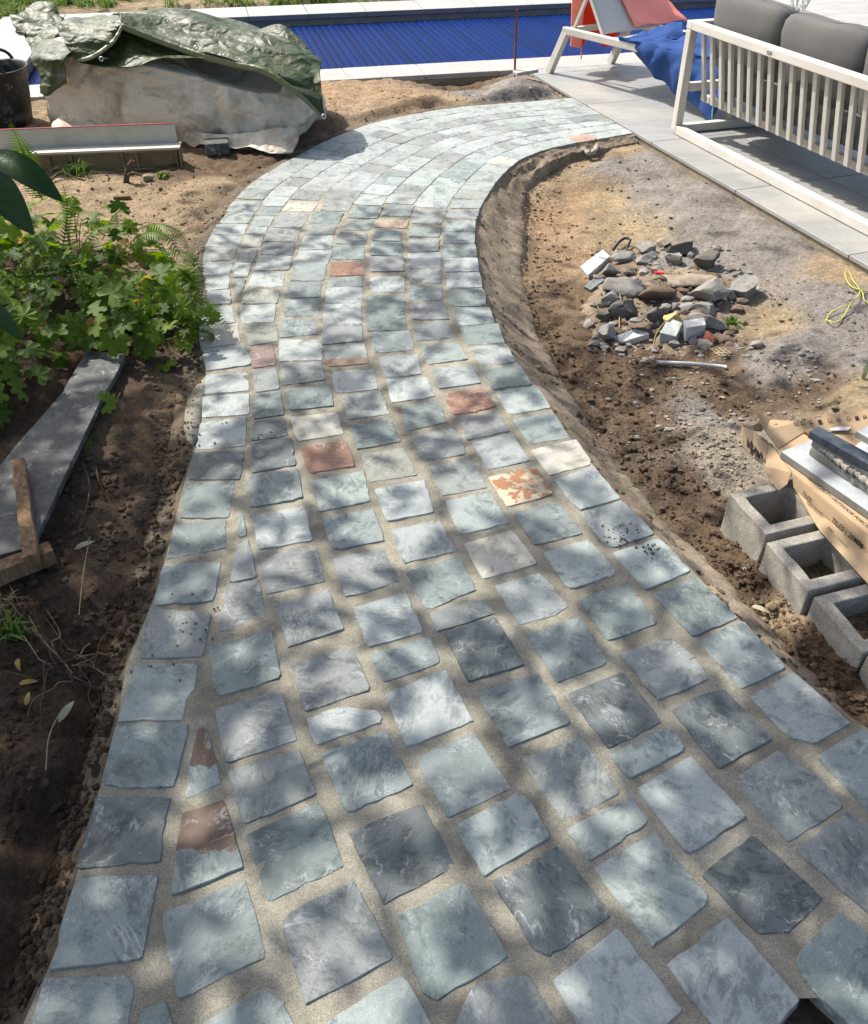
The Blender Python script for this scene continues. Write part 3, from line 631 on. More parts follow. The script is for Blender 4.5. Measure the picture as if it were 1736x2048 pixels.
STONES = [('d',[(193,1594),(340,1594),(328,1641),(318,1720),(157,1735)]),
 ('b',[(154,1756),(314,1752),(281,1915),(102,1935)]),
 ('b',[(91,1959),(268,1953),(237,2132),(40,2139)]),
 ('h',[(366,1628),(446,1602),(484,1733),(344,1788)]),
 ('b',[(326,1830),(489,1762),(529,1911),(358,1994)]),
 ('t',[(288,2022),(328,2009),(361,2118),(254,2118)]),
 ('t',[(494,1671),(638,1606),(686,1730),(539,1800)]),
 ('m',[(562,1838),(707,1764),(783,1913),(614,2004)]),
 ('b',[(399,2051),(527,1982),(565,2008),(617,2118),(447,2170)]),
 ('d',[(700,1664),(842,1609),(908,1731),(769,1804)]),
 ('t',[(795,1835),(807,1826),(927,1766),(1013,1909),(997,1923),(876,1996),(851,1984)]),
 ('p',[(913,1652),(1037,1585),(1060,1605),(1096,1673),(970,1749)]),
 ('d',[(987,1762),(1118,1693),(1219,1831),(1101,1908),(1074,1901)]),
 ('p',[(645,2053),(807,1950),(894,2118),(745,2205)]),
 ('m',[(951,1970),(1053,1952),(1115,2049),(1139,2101),(980,2188),(911,2056)]),
 ('w',[(1111,1963),(1235,1859),(1361,2020),(1281,2091),(1181,2084)]),
 ('p',[(1136,1657),(1264,1597),(1295,1645),(1181,1719)]),
 ('p',[(1191,1735),(1309,1667),(1418,1799),(1305,1890)]),
 ('w',[(1278,1580),(1381,1515),(1489,1633),(1381,1702),(1368,1693)]),
 ('g',[(1466,1560),(1556,1504),(1634,1555),(1684,1612),(1578,1680)]),
 ('d',[(1407,1750),(1508,1671),(1644,1794),(1575,1864),(1516,1861)]),
 ('m',[(1596,1700),(1698,1625),(1827,1724),(1744,1828)]),
 ('w',[(1336,1932),(1456,1838),(1597,1997),(1499,2101),(1475,2105)]),
 ('t',[(1597,1918),(1606,1904),(1679,1826),(1813,1932),(1724,2060),(1706,2053),(1616,1966)]),
 ('b',[(1639,1513),(1730,1457),(1848,1549),(1751,1635)]),
 ('g',[(302,1219),(420,1226),(404,1311),(283,1314)]),
 ('p',[(273,1330),(394,1328),(385,1380),(371,1397),(364,1437),(238,1440)]),
 ('t',[(233,1454),(375,1448),(347,1570),(205,1573)]),
 ('t',[(421,1293),(541,1262),(560,1354),(440,1390),(426,1356)]),
 ('m',[(432,1418),(558,1383),(592,1478),(456,1523)]),
 ('h',[(395,1461),(413,1457),(439,1563),(371,1596)]),
 ('g',[(458,1542),(596,1501),(630,1587),(490,1646)]),
 ('m',[(553,1212),(558,1209),(655,1179),(686,1257),(577,1292)]),
 ('m',[(585,1328),(703,1295),(738,1378),(613,1421)]),
 ('w',[(615,1435),(681,1414),(753,1421),(765,1441),(634,1488)]),
 ('b',[(644,1508),(770,1463),(823,1568),(694,1625)]),
 ('w',[(707,1217),(811,1186),(845,1262),(738,1291)]),
 ('m',[(862,1226),(963,1198),(987,1226),(873,1262)]),
 ('b',[(743,1307),(859,1274),(880,1324),(769,1361)]),
 ('d',[(892,1267),(990,1236),(1046,1328),(937,1361)]),
 ('b',[(1056,1271),(1160,1235),(1215,1324),(1116,1362)]),
 ('w',[(774,1388),(890,1340),(944,1440),(816,1490)]),
 ('b',[(957,1385),(1075,1347),(1139,1444),(1018,1492)]),
 ('d',[(1138,1388),(1245,1345),(1323,1442),(1217,1494)]),
 ('b',[(833,1516),(945,1466),(1020,1575),(897,1632)]),
 ('g',[(1046,1518),(1163,1475),(1239,1584),(1127,1642)]),
 ('p',[(1222,1509),(1340,1456),(1371,1497),(1260,1554)]),
 ('m',[(1241,1307),(1343,1276),(1385,1314),(1416,1356),(1317,1398)]),
 ('t',[(1308,1188),(1390,1155),(1475,1235),(1385,1270)]),
 ('b',[(1399,1283),(1485,1243),(1570,1335),(1483,1375)]),
 ('w',[(1502,1395),(1589,1345),(1699,1445),(1630,1482),(1585,1476)]),
 ('d',[(1347,1421),(1395,1394),(1449,1380),(1492,1428),(1542,1476),(1438,1534)]),
 ('t',[(1160,1199),(1255,1166),(1312,1245),(1217,1278)]),
 ('d',[(388,905),(487,901),(479,958),(378,958)]),
 ('t',[(372,968),(469,962),(461,1000),(456,1034),(364,1034)]),
 ('t',[(352,1049),(450,1040),(448,1095),(336,1116)]),
 ('b',[(328,1129),(440,1125),(425,1200),(310,1209)]),
 ('d',[(506,887),(580,876),(590,929),(505,944)]),
 ('b',[(500,954),(594,939),(604,995),(503,1014)]),
 ('t',[(479,1031),(486,1030),(492,1070),(476,1072)]),
 ('w',[(506,1030),(608,1014),(623,1079),(519,1096)]),
 ('m',[(476,1085),(495,1079),(512,1152),(461,1164)]),
 ('m',[(457,1168),(516,1161),(531,1235),(437,1261)]),
 ('m',[(520,1114),(630,1093),(647,1161),(536,1186)]),
 ('r',[(605,898),(623,890),(690,883),(708,931),(620,946)]),
 ('p',[(624,962),(725,942),(738,1001),(641,1021)]),
 ('b',[(647,1037),(745,1020),(768,1080),(666,1099)]),
 ('m',[(667,1118),(767,1096),(796,1162),(692,1193)]),
 ('o',[(725,909),(806,897),(833,949),(738,962)]),
 ('w',[(752,980),(847,962),(866,1023),(776,1041)]),
 ('m',[(825,872),(909,857),(932,907),(845,921)]),
 ('g',[(859,933),(937,921),(947,926),(973,973),(885,990)]),
 ('w',[(949,885),(1023,867),(1056,921),(975,938)]),
 ('q',[(978,954),(1072,936),(1105,988),(1016,1012)]),
 ('y',[(1065,900),(1151,879),(1179,919),(1177,929),(1101,949)]),
 ('w',[(1112,961),(1186,933),(1239,997),(1160,1018),(1137,995)]),
 ('p',[(894,1002),(978,983),(1015,1045),(920,1068)]),
 ('b',[(1029,1026),(1113,1004),(1163,1066),(1070,1088)]),
 ('w',[(1163,1026),(1245,1002),(1307,1066),(1219,1096)]),
 ('w',[(783,1061),(877,1038),(909,1101),(809,1125)]),
 ('y',[(929,1088),(1023,1060),(1072,1126),(968,1156)]),
 ('p',[(1089,1107),(1175,1080),(1234,1147),(1139,1178)]),
 ('p',[(1228,1105),(1318,1075),(1380,1140),(1292,1178)]),
 ('t',[(814,1144),(916,1114),(951,1178),(854,1218)]),
 ('w',[(991,1171),(1082,1147),(1134,1211),(1112,1227),(1041,1247)]),
 ('w',[(395,618),(462,614),(469,644),(400,651)]),
 ('y',[(400,653),(474,647),(479,685),(403,696)]),
 ('w',[(407,699),(485,689),(504,729),(414,741)]),
 ('w',[(413,750),(493,742),(496,780),(411,787)]),
 ('w',[(408,794),(496,787),(496,827),(406,834)]),
 ('w',[(402,845),(491,835),(489,890),(393,898)]),
 ('w',[(482,614),(550,606),(547,643),(484,646)]),
 ('o',[(485,650),(552,645),(554,681),(499,690)]),
 ('k',[(499,697),(543,690),(551,729),(506,735)]),
 ('g',[(507,743),(551,738),(558,777),(512,783)]),
 ('t',[(509,789),(559,782),(567,828),(509,837)]),
 ('d',[(509,843),(567,835),(574,870),(504,880)]),
 ('b',[(570,600),(637,597),(636,630),(570,632)]),
 ('b',[(564,641),(630,638),(633,667),(561,674)]),
 ('w',[(560,679),(642,679),(643,719),(561,721)]),
 ('m',[(561,730),(640,723),(650,759),(568,769)]),
 ('t',[(573,779),(657,771),(666,811),(580,819)]),
 ('y',[(582,835),(672,824),(685,867),(598,881)]),
 ('w',[(649,607),(721,607),(721,647),(648,647)]),
 ('m',[(646,650),(723,648),(724,681),(646,688)]),
 ('e',[(651,696),(727,688),(736,726),(658,732)]),
 ('w',[(665,744),(746,736),(754,777),(674,785)]),
 ('g',[(686,794),(759,782),(778,827),(697,837)]),
 ('t',[(700,851),(778,837),(799,883),(716,897)]),
 ('t',[(733,626),(808,624),(812,658),(737,661)]),
 ('b',[(744,665),(818,661),(828,699),(752,705)]),
 ('w',[(759,715),(834,708),(842,747),(773,754)]),
 ('w',[(774,759),(852,754),(867,792),(785,804)]),
 ('t',[(804,812),(875,802),(892,844),(815,860)]),
 ('m',[(822,608),(887,605),(896,638),(826,639)]),
 ('b',[(829,655),(889,640),(907,674),(834,681)]),
 ('p',[(843,692),(914,686),(934,718),(856,728)]),
 ('w',[(867,738),(942,730),(960,765),(880,776)]),
 ('r',[(889,787),(967,774),(990,812),(951,822),(907,828)]),
 ('m',[(921,837),(997,825),(1017,862),(936,879)]),
 ('b',[(910,616),(978,614),(988,645),(919,650)]),
 ('t',[(920,655),(995,647),(1008,684),(936,689)]),
 ('w',[(942,696),(1013,690),(1032,722),(965,732)]),
 ('t',[(967,741),(1039,730),(1063,768),(987,778)]),
 ('p',[(993,784),(1073,772),(1100,814),(1020,828)]),
 ('b',[(1027,840),(1106,825),(1138,874),(1062,886)]),
 ('w',[(466,402),(522,403),(511,422),(454,422)]),
 ('p',[(455,424),(509,424),(495,446),(439,445)]),
 ('w',[(435,449),(494,448),(486,469),(423,467)]),
 ('w',[(423,469),(484,473),(475,492),(413,492)]),
 ('g',[(412,495),(473,495),(466,519),(406,523)]),
 ('w',[(406,524),(464,524),(458,548),(409,550)]),
 ('p',[(411,552),(458,550),(457,576),(414,581)]),
 ('w',[(416,583),(459,580),(461,607),(416,609)]),
 ('b',[(523,415),(563,413),(554,431),(514,431)]),
 ('p',[(511,433),(548,433),(539,451),(501,454)]),
 ('w',[(502,455),(535,455),(529,467),(492,467)]),
 ('o',[(492,470),(527,470),(521,493),(483,493)]),
 ('g',[(480,500),(514,499),(506,524),(475,524)]),
 ('p',[(471,525),(503,527),(494,553),(469,554)]),
 ('g',[(471,560),(491,560),(481,587),(473,587)]),
 ('y',[(578,402),(636,405),(623,423),(566,421)]),
 ('m',[(559,425),(618,428),(603,455),(546,454)]),
 ('m',[(539,456),(599,459),(593,483),(530,482)]),
 ('d',[(529,486),(590,486),(584,510),(522,509)]),
 ('w',[(519,511),(583,512),(577,539),(511,541)]),
 ('w',[(508,543),(568,547),(563,572),(496,572)]),
 ('o',[(494,577),(558,580),(553,606),(484,607)]),
 ('m',[(653,402),(706,402),(696,422),(641,420)]),
 ('t',[(630,422),(687,426),(675,447),(620,446)]),
 ('g',[(618,449),(673,448),(666,469),(609,469)]),
 ('w',[(609,473),(666,471),(661,497),(599,499)]),
 ('w',[(600,502),(665,500),(653,529),(589,528)]),
 ('b',[(590,530),(651,530),(647,561),(582,561)]),
 ('b',[(578,566),(642,564),(639,594),(571,595)]),
 ('t',[(713,413),(765,415),(753,437),(694,435)]),
 ('b',[(702,440),(747,441),(737,459),(690,460)]),
 ('g',[(680,464),(734,467),(730,488),(671,487)]),
 ('t',[(666,490),(728,490),(727,518),(664,518)]),
 ('r',[(664,523),(728,524),(727,550),(662,551)]),
 ('b',[(658,554),(724,554),(724,573),(654,573)]),
 ('w',[(656,576),(723,575),(722,605),(652,605)]),
 ('t',[(777,410),(827,413),(818,433),(766,431)]),
 ('n',[(754,441),(818,441),(812,456),(751,454)]),
 ('t',[(753,457),(801,458),(800,482),(746,481)]),
 ('b',[(744,485),(804,485),(804,511),(743,510)]),
 ('m',[(742,513),(806,514),(807,542),(742,543)]),
 ('w',[(742,553),(807,553),(808,583),(741,583)]),
 ('t',[(740,589),(807,590),(809,623),(734,623)]),
 ('m',[(830,418),(894,419),(881,448),(823,446)]),
 ('u',[(822,452),(882,455),(877,474),(819,473)]),
 ('m',[(819,479),(879,479),(874,502),(818,504)]),
 ('w',[(818,507),(881,505),(880,535),(818,535)]),
 ('m',[(819,537),(882,537),(881,565),(821,566)]),
 ('b',[(819,573),(884,573),(882,600),(818,601)]),
 ('p',[(906,401),(967,400),(958,416),(903,416)]),
 ('m',[(899,419),(958,419),(951,439),(893,435)]),
 ('p',[(893,441),(950,441),(948,462),(891,461)]),
 ('b',[(888,464),(948,464),(948,486),(887,486)]),
 ('t',[(886,489),(950,489),(953,513),(887,514)]),
 ('w',[(890,516),(954,516),(956,542),(892,543)]),
 ('w',[(894,547),(958,545),(963,574),(896,575)]),
 ('t',[(899,579),(968,580),(971,611),(903,612)])]
recs = []
for code, poly in STONES:
    recs.append((code, [gp(*p)[:2] for p in poly]))
# the far bend, laid in eight lanes between the two edges
iL = int(np.argmin(np.linalg.norm(LS - np.array(gp(440, 455)[:2]), axis=1))); iR = int(np.argmin(np.linalg.norm(RS - np.array(gp(948, 455)[:2]), axis=1)))
EL = resample(LS[iL:], 200); ER = resample(RS[iR:], 200)
f0 = np.array([0, .116, .218, .344, .49, .61, .732, .87, 1]); f1 = np.linspace(0, 1, 9)
ss = np.linspace(0, 1, 200)
def lane_line(i):
    f = f0[i] + (f1[i] - f0[i]) * sstep(.1, .8, ss); return EL * (1 - f)[:, None] + ER * f[:, None]
lines = [lane_line(i) for i in range(9)]
start_y = [400, 413, 400, 400, 411, 408, 416, 399]
fr2 = random.Random(5)
for i in range(8):
    A_, B_ = lines[i], lines[i + 1]; mid_ = (A_ + B_) / 2
    py = np.array([ipix((p[0], p[1], 0))[1] for p in mid_])
    k0 = int(np.argmax(py < start_y[i]))
    d = np.r_[0, np.cumsum(np.linalg.norm(np.diff(mid_[k0:], axis=0), axis=1))]
    pos = .004; gap = .008
    while pos < d[-1] - .02:
        ln = fr2.choice([.142, .146, .150, .14, .132]) if fr2.random() > .12 else fr2.uniform(.075, .11)
        e = min(pos + ln, d[-1] - .002)
        if d[-1] - e < .06: e = d[-1] - .002
        sh = .012 * fr2.gauss(0, 1)
        def at(Lx, s_): return np.array([np.interp(s_, d, Lx[k0:, 0]), np.interp(s_, d, Lx[k0:, 1])])
        g_ = .006 if i not in (0, 7) else .004
        def side(s_):
            a = at(A_, s_); b = at(B_, s_); v = b - a; l = np.linalg.norm(v); return a + v / l * g_, b - v / l * g_
        a0, b0 = side(pos); a1, b1 = side(e)
        cc = (a0 + b0 + a1 + b1) / 4
        pxy = ipix((cc[0], cc[1], 0))
        code = fr2.choice('wwwwwppppmggb')  # mostly pale codes: sunlight on the far bend is put into the stone colour
        if abs(pxy[0] - 1152) < 22 and abs(pxy[1] - 278) < 7: code = 'a'
        elif abs(pxy[0] - 1005) < 22 and abs(pxy[1] - 322) < 6: code = 'y'
        recs.append((code, [a0, b0, b1, a1])); pos = e + gap
# the rows that carry on below and right of the frame
q0 = np.array(recs[22][1]); e1 = q0[1] - q0[0]; e1 /= np.linalg.norm(e1); e2 = np.array([-e1[1], e1[0]])
cen = [np.mean(np.array(p), 0) for _, p in recs]; c7 = q0.mean(0); fr3 = random.Random(9)
for i in range(-14, 15):
    for j in range(-8, 9):
        c = c7 + e1 * i * .165 + e2 * j * .165; cx, cy2 = ipix((c[0], c[1], 0))
        if 0 < cx < 1760 and cy2 < 2075: continue
        if cy2 < 1400 or min(np.linalg.norm(c - k) for k in cen) < .148: continue
        pl = [c + e1 * a * .066 + e2 * b_ * .066 for a, b_ in ((-1, -1), (1, -1), (1, 1), (-1, 1))]
        P4 = np.array(pl)
        if not inpoly(P4[:, 0], P4[:, 1], POLY).all() or inpoly(P4[:, 0], P4[:, 1], HOLE).any(): continue
        recs.append((fr3.choice('bbttmmpgw'), pl)); cen.append(c)
recs.sort(key=lambda r: min(p[1] for p in r[1]))
far_v = []
for k, (code, poly) in enumerate(recs):
    V_, F_, c_, rim_ = stone_obj(poly, code)
    if k < 300 - 0:
        o = obj('paving_stone', V_.tolist(), F_, M['s_' + code], path, origin=Vector((c_[0], c_[1], 0)))
        at_ = o.data.attributes.new('rim', 'FLOAT', 'POINT'); at_.data.foreach_set('value', rim_.astype(np.float32))
    else: far_v.append((V_.tolist(), F_))
if far_v:
    V_, F_ = merge(far_v); o = obj('paving_stones', V_, F_, M['s_w'], path, kind='stuff')
# a little dirt swept over some stones
# ------------------------------------------------------------------ patio tiles
def rectslab(name, o2, du, dv, u0, u1, v0, v1, zt_, th, mat, parent, side=None, bv=.003):
    def P(u, v, z): p = o2 + du * u + dv * v; return Vector((p[0], p[1], z))
    vs = [P(u0, v0, zt_ - th), P(u1, v0, zt_ - th), P(u1, v1, zt_ - th), P(u0, v1, zt_ - th), P(u0, v0, zt_), P(u1, v0, zt_), P(u1, v1, zt_), P(u0, v1, zt_)]
    fs = [(4, 5, 6, 7), (0, 3, 2, 1), (0, 1, 5, 4), (1, 2, 6, 5), (2, 3, 7, 6), (3, 0, 4, 7)]
    # keep normals outward whatever the handedness
    if (du[0] * dv[1] - du[1] * dv[0]) < 0: fs = [f[::-1] for f in fs]
    o = obj(name, vs, fs, mat, parent)
    if bv: bevel(o, bv, 1)
    return o
patio = rectslab('patio', PC, U, Nn, -.40, 9.5, .012, 9.0, -.019, .22, M['bed_side'], None, bv=0); struct(patio)
tl_, tw_ = .90, .60
for i in range(9):
    for j in range(8):
        off = .0
        u0 = .0 + i * tl_; v0 = j * tw_
        q = PC + U * (u0 + .45) + Nn * (v0 + .3)
        if pd(*q)[1] < .1: continue
        px_, py_ = ipix((q[0], q[1], 0))
        if q[1] < .6 or px_ > 2150 or py_ > 1250: continue
        rectslab('tile', PC, U, Nn, u0 + .0025, u0 + tl_ - .0025, v0 + .0025, v0 + tw_ - .0025, .002 + rng.uniform(-.0006, .0006), .02, M['patio'], patio, bv=.0015)
# wedge of paving between the first tile row and the pool coping
tri = [PC + Nn * .0, PC + Nn * 5.4, PC + Nn * 5.4 + U * -.62, PC + U * -.045]
w0 = WN + PW * .349; 
def cop_at(nv):   # where a line along -U from PC+Nn*nv meets the outer coping edge
    p = PC + Nn * nv; a, bq = pd(*p); ku = U @ PW; return (bq - .352) / ku
for j in range(8):
    v0, v1 = j * .6 + .0025, (j + 1) * .6 - .0025
    q = [PC + Nn * v0 + U * -.0025, PC + Nn * v1 + U * -.0025, PC + Nn * v1 - U * cop_at(v1), PC + Nn * v0 - U * cop_at(v0)]
    if cop_at(v1) < .01: continue
    vs = [Vector((p[0], p[1], z)) for z in (-.018, .002) for p in q]
    obj('tile', vs, [(4, 5, 6, 7)[::-1], (0, 1, 2, 3), (0, 4, 5, 1), (1, 5, 6, 2), (2, 6, 7, 3), (3, 7, 4, 0)], M['patio'], patio)
# ------------------------------------------------------------------ pool
cop = rectslab('pool_wall', WN, PD, PW, pool_lo - .5, pool_hi, .03, .345, -.035, .55, M['bed_side'], None, bv=0); struct(cop)
for i in range(14):
    a0 = pool_lo - .5 + i * .6
    if a0 > pool_hi - .05: break
    rectslab('coping_slab', WN, PD, PW, a0 + .002, min(a0 + .598, pool_hi - .012), -.02, .35, .003 + rng.uniform(-.001, .001), .038, M['coping'], cop)
copf = rectslab('pool_wall', WN, PD, PW, pool_lo - .5, pool_hi - .01, -POOL_W - .40, -POOL_W - .02, -.045, .85, M['coping_side'], None, bv=0); struct(copf)
for i in range(14):
    a0 = pool_lo - .5 + i * .6
    if a0 > pool_hi - .05: break
    o = rectslab('coping_slab', WN, PD, PW, a0 + .002, min(a0 + .598, pool_hi - .012), -POOL_W - .55, -POOL_W, .003 + rng.uniform(-.001, .001), .048, M['coping'], copf)
    o.data.materials.append(M['coping_side'])
    for p in o.data.polygons:
        if abs(p.normal.z) < .5: p.material_index = 1
cope = rectslab('pool_wall', WN, PD, PW, pool_lo - .75, pool_lo - .02, -POOL_W - .02, .03, -.045, .5, M['coping_side'], None, bv=0); struct(cope)
for i in range(5):
    b0 = -POOL_W + .002 + i * .47
    rectslab('coping_slab', WN, PD, PW, pool_lo - .95, pool_lo + .01, b0, b0 + .466, .0035, .04, M['coping'], cope)
ter = rectslab('terrace', WN, PD, PW, pool_hi + .02, pool_hi + 7, -POOL_W - 3.2, -.02, -.0175, .3, M['bed_side'], None, bv=0); struct(ter)
for i in range(5):
    b0 = -POOL_W - .55 + i * .6
    rectslab('coping_slab', WN, PD, PW, pool_hi - .01, pool_hi + .52, b0 + .002, min(b0 + .598, -.022), .004, .05, M['coping'], ter)
for i in range(3):
    for j in range(4):
        rectslab('tile', WN, PD, PW, pool_hi + .525 + i * .9, pool_hi + 1.42 + i * .9, -POOL_W - .55 + j * .6, -POOL_W + .045 + j * .6, .003, .02, M['coping'], ter, bv=.0015)
cover = thing('pool_cover', 'deep blue slatted cover drawn over the swimming pool', 'pool cover', (*(WN - PW * POOL_W / 2 + PD), -.12))
cover.location.z = -.12
pit_ = .0665; k_ = 0; sme = None
base = WN + PD * pool_lo
prof = [(-.0331, -.004), (-.0305, .001), (-.018, .0045), (0, .0055), (.018, .0045), (.0305, .001), (.0331, -.004)]
a = pool_lo + .04
while a < pool_hi - .04:
    c0 = WN + PD * a + PW * (-POOL_W / 2 + .0); 
    if sme is None:
        vs = []; n_ = len(prof)
        for e in (-POOL_W / 2 + .035, POOL_W / 2 + .01):
            for (q, z) in prof:
                v_ = PD * q + PW * e; vs.append((v_[0], v_[1], z))
        fs = [(i, i + 1, n_ + i + 1, n_ + i) for i in range(n_ - 1)] + [tuple(range(n_))[::-1], tuple(range(n_, 2 * n_))]
        sme = mesh('slat', vs, fs, False); sme.materials.append(M['pool'])
    o = bpy.data.objects.new('slat', sme); COL.objects.link(o); o.location = (c0[0], c0[1], -.105); setpar(o, cover); a += pit_

# ================================================================== furniture on the patio
def part(name, vf, mat, parent, smooth=False, bv=0, origin=None):
    o = obj(name, vf[0], vf[1], mat, parent, smooth, origin)
    if bv: bevel(o, bv, 2)
    return o
V3 = lambda a, z=0.0: Vector((a[0], a[1], z))
# ---- sofa
SA = np.array(gp(1340, 265)[:2]); su = np.array([.322, -.947]); sn = np.array([.955, .296])
def sp(t, o_, z): p = SA + su * t + sn * o_; return Vector((p[0], p[1], z))
sofa = thing('garden_sofa', 'cream slatted garden sofa with grey cushions, seen from behind on the patio', 'sofa', sp(1.1, .4, .002))
LEN = 2.3; tw = .05
def sbar(name, a, b, wd=.05, ht=.05, parent=sofa, mat='frame'): return part(name, barvf(a, b, wd, ht), M[mat], parent, bv=.004)
Z0 = .003
for t_ in (.025, LEN):
    part('leg', boxvf(sp(t_, .025, .316), V3(su), V3(sn), (0, 0, 1), .025, .025, .292), M['frame'], sofa, bv=.004)
    part('leg', boxvf(sp(t_, .765, .316), V3(su), V3(sn), (0, 0, 1), .025, .025, .292), M['frame'], sofa, bv=.004)
    sbar('base_rail', sp(t_, .052, .03), sp(t_, .738, .03))
    sbar('arm_rail', sp(t_, .0, .633), sp(t_, .79, .633), .06, .045)
    sbar('seat_rail', sp(t_, .06, .28), sp(t_, .735, .28), .04, .05)
sbar('base_rail', sp(.052, .025, .03), sp(LEN - .027, .025, .03))
sbar('top_rail', sp(.057, .03, .633), sp(LEN - .032, .03, .633), .065, .045)
sbar('seat_rail', sp(.052, .16, .22), sp(LEN - .03, .16, .22), .035, .04)
sbar('seat_rail', sp(.052, .74, .30), sp(LEN - .03, .74, .30), .035, .05)
for i in range(24):
    t_ = .135 + i * .0915
    a = sp(t_, .035, .609); b = sp(t_, .118, .215)
    part('slat', barvf(b, a, .032, .022, V3(sn)), M['frame'], sofa, bv=.003)
plate = part('badge', boxvf(sp(.80, -.0035, .633), V3(su), V3(sn), (0, 0, 1), .02, .002, .008), M['steel'], sofa)
def cushionvf(c, ax, ay, az, hx, hy, hz, p=4.0, puff=.22, seed=0):
    n = 14; vs = []; fs = []
    V, F = ico(4); V = V.copy()
    k = (np.abs(V) ** p).sum(1) ** (-1 / p); S = V * k[:, None]                 # superellipsoid cube
    sag = 1 - puff * (S[:, [0]] ** 2 + S[:, [2]] ** 2) * .5
    S[:, 1] *= sag[:, 0]
    S[:, 2] += .035 * S[:, 0] ** 2 * np.sign(S[:, 2]) ; S = S * (1 + .022 * fbm(S[:, 0] * 2 + seed, S[:, 2] * 2, 3) + .008 * (1 - np.abs(fbm(S[:, 0] * 5 + seed, S[:, 2] * 2.2 + S[:, 1], 2)) * 1.6))[:, None]
    A = np.array([tuple(Vector(ax).normalized() * hx), tuple(Vector(ay).normalized() * hy), tuple(Vector(az).normalized() * hz)])
    return (S @ A + np.array(tuple(c))).tolist(), F
lean = V3(sn) * -.16 + Vector((0, 0, 1))
for i in range(3):
    cc_ = sp(.36 + i * .635, .215, .60 - .01 * i)
    bc_ = part('back_cushion', cushionvf(cc_, V3(su), V3(sn), lean, .318, .105, .218, 7.0, .5, i * 3.1), M['cushion'], sofa, True)
    pp = []
    for k in range(65):
        an = 2 * math.pi * k / 64; x_, z_ = math.cos(an), math.sin(an); kk = (abs(x_) ** 7 + abs(z_) ** 7) ** (-1 / 7); x_ *= kk; z_ *= kk; z_ += .035 * x_ ** 2 * (1 if z_ > 0 else -1)
        q_ = 1 + .022 * float(fbm(x_ * 2 + i * 3.1, z_ * 2, 3)) + .006
        pp.append(cc_ + V3(su) * (x_ * .318 * q_) + lean.normalized() * (z_ * .218 * q_))
    part('piping', tubevf(pp, .0045, 6, False), M['cushion'], bc_, True)
part('seat_cushion', cushionvf(sp(1.18, .44, .36), V3(su), V3(sn), (0, 0, 1), 1.08, .33, .085, 7, .15, 9), M['cushion'], sofa, True)

# ---- sun lounger
LO = np.array([1.0, 7.13]); ll = np.array([.585, -.811]); lw = np.array([.860, .510])
def lp(t, o_, z): p = LO + ll * t + lw * o_; return Vector((p[0], p[1], z))
lounger = thing('sun_lounger', 'cream sun lounger with raised backrest beside the pool', 'sun lounger', lp(.8, .3, .002))
LW_, LL_ = .62, 1.86
for o_ in (0.0, LW_):
    part('side_rail', barvf(lp(-.03, o_, .325), lp(LL_, o_, .325), .045, .05), M['frame'], lounger, bv=.006)
    part('leg', barvf(lp(-.15, o_ - .01, .004), lp(.0, o_, .32), .06, .045, V3(lw)), M['frame'], lounger, bv=.005)
    part('leg', barvf(lp(1.62, o_ - .01, .004), lp(1.50, o_, .30), .06, .045, V3(lw)), M['frame'], lounger, bv=.005)
for t_ in (0.0, LL_ - .02):
    part('cross_rail', barvf(lp(t_, .023, .325), lp(t_, LW_ - .023, .325), .04, .04), M['frame'], lounger, bv=.004)
part('sling_seat', boxvf(lp(1.10, LW_ / 2, .322), V3(ll), V3(lw), (0, 0, 1), .73, .285, .006), M['frame_tape'], lounger)
hb = .33
bk0 = lp(hb, LW_ / 2, .35); bdir = (V3(ll) * -.43 + Vector((0, 0, .60))).normalized()
bn = V3(lw).cross(bdir).normalized()
back = part('backrest', boxvf(bk0 + bdir * .37, V3(lw), bdir, bn, .245, .37, .008), M['frame_tape'], lounger)
for s_ in (-1, 1):
    part('backrest_rail', boxvf(bk0 + bdir * .37 + V3(lw) * (.262 * s_), V3(lw), bdir, bn, .016, .38, .014), M['frame'], back, bv=.003)
part('support_strut', barvf(lp(.02, .05, .33), bk0 + bdir * .33 + V3(lw) * -.255 + bn * -.02 * -1, .022, .022), M['frame'], lounger)
part('support_strut', barvf(lp(.02, LW_ - .05, .33), bk0 + bdir * .33 + V3(lw) * .255, .022, .022), M['frame'], lounger)

def bpt(a, h, off): return bk0 + V3(lw) * a + bdir * h + bn * off
fb = 1 if (bpt(0, .3, .05) - bk0).dot(V3(ll)) > bdir.dot(V3(ll)) * .3 else -1      # side of the backrest facing the foot end
ct = thing('coral_towel', 'coral pink towel with red lining hung over the lounger backrest', 'towel', bpt(.1, .7, 0))
rails = []
for h, off, ex in ((.005, .035, .10), (.12, .03, .05), (.32, .02, .02), (.55, .018, .0), (.745, .018, -.02), (.77, 0.0, -.02)):
    rails.append([bpt(-.13 + .16 * (1 - h / .77) * .9 + x * (.42 + ex), h - .10 * max(0, x - .85) * (1 - h), fb * (off + .012 * math.sin(x * 9 + h * 6))) for x in (0, .2, .4, .6, .8, 1)])
o = part('front_drape', loft(rails, 46, 34, .010, 7, 3, .8), M['coral'], ct, True); solid(o, .006)
tops = [gy(1146, -40, 7.30), gy(1170, -40, 7.36), gy(1200, -38, 7.42), gy(1235, -30, 7.50), gy(1262, -25, 7.56)]
mids = [gy(1143, 35, 7.30), gy(1166, 36, 7.38), gy(1195, 36, 7.44), gy(1215, 40, 7.52), gy(1240, 45, 7.6)]
bots = [gy(1141, 92, 7.28), gy(1162, 95, 7.36), gy(1180, 70, 7.44), gy(1205, 92, 7.52), gy(1226, 92, 7.58)]
o = part('rear_drape', loft([tops, mids, bots], 40, 30, .012, 7, 8, .6), M['red'], ct, True); solid(o, .006)
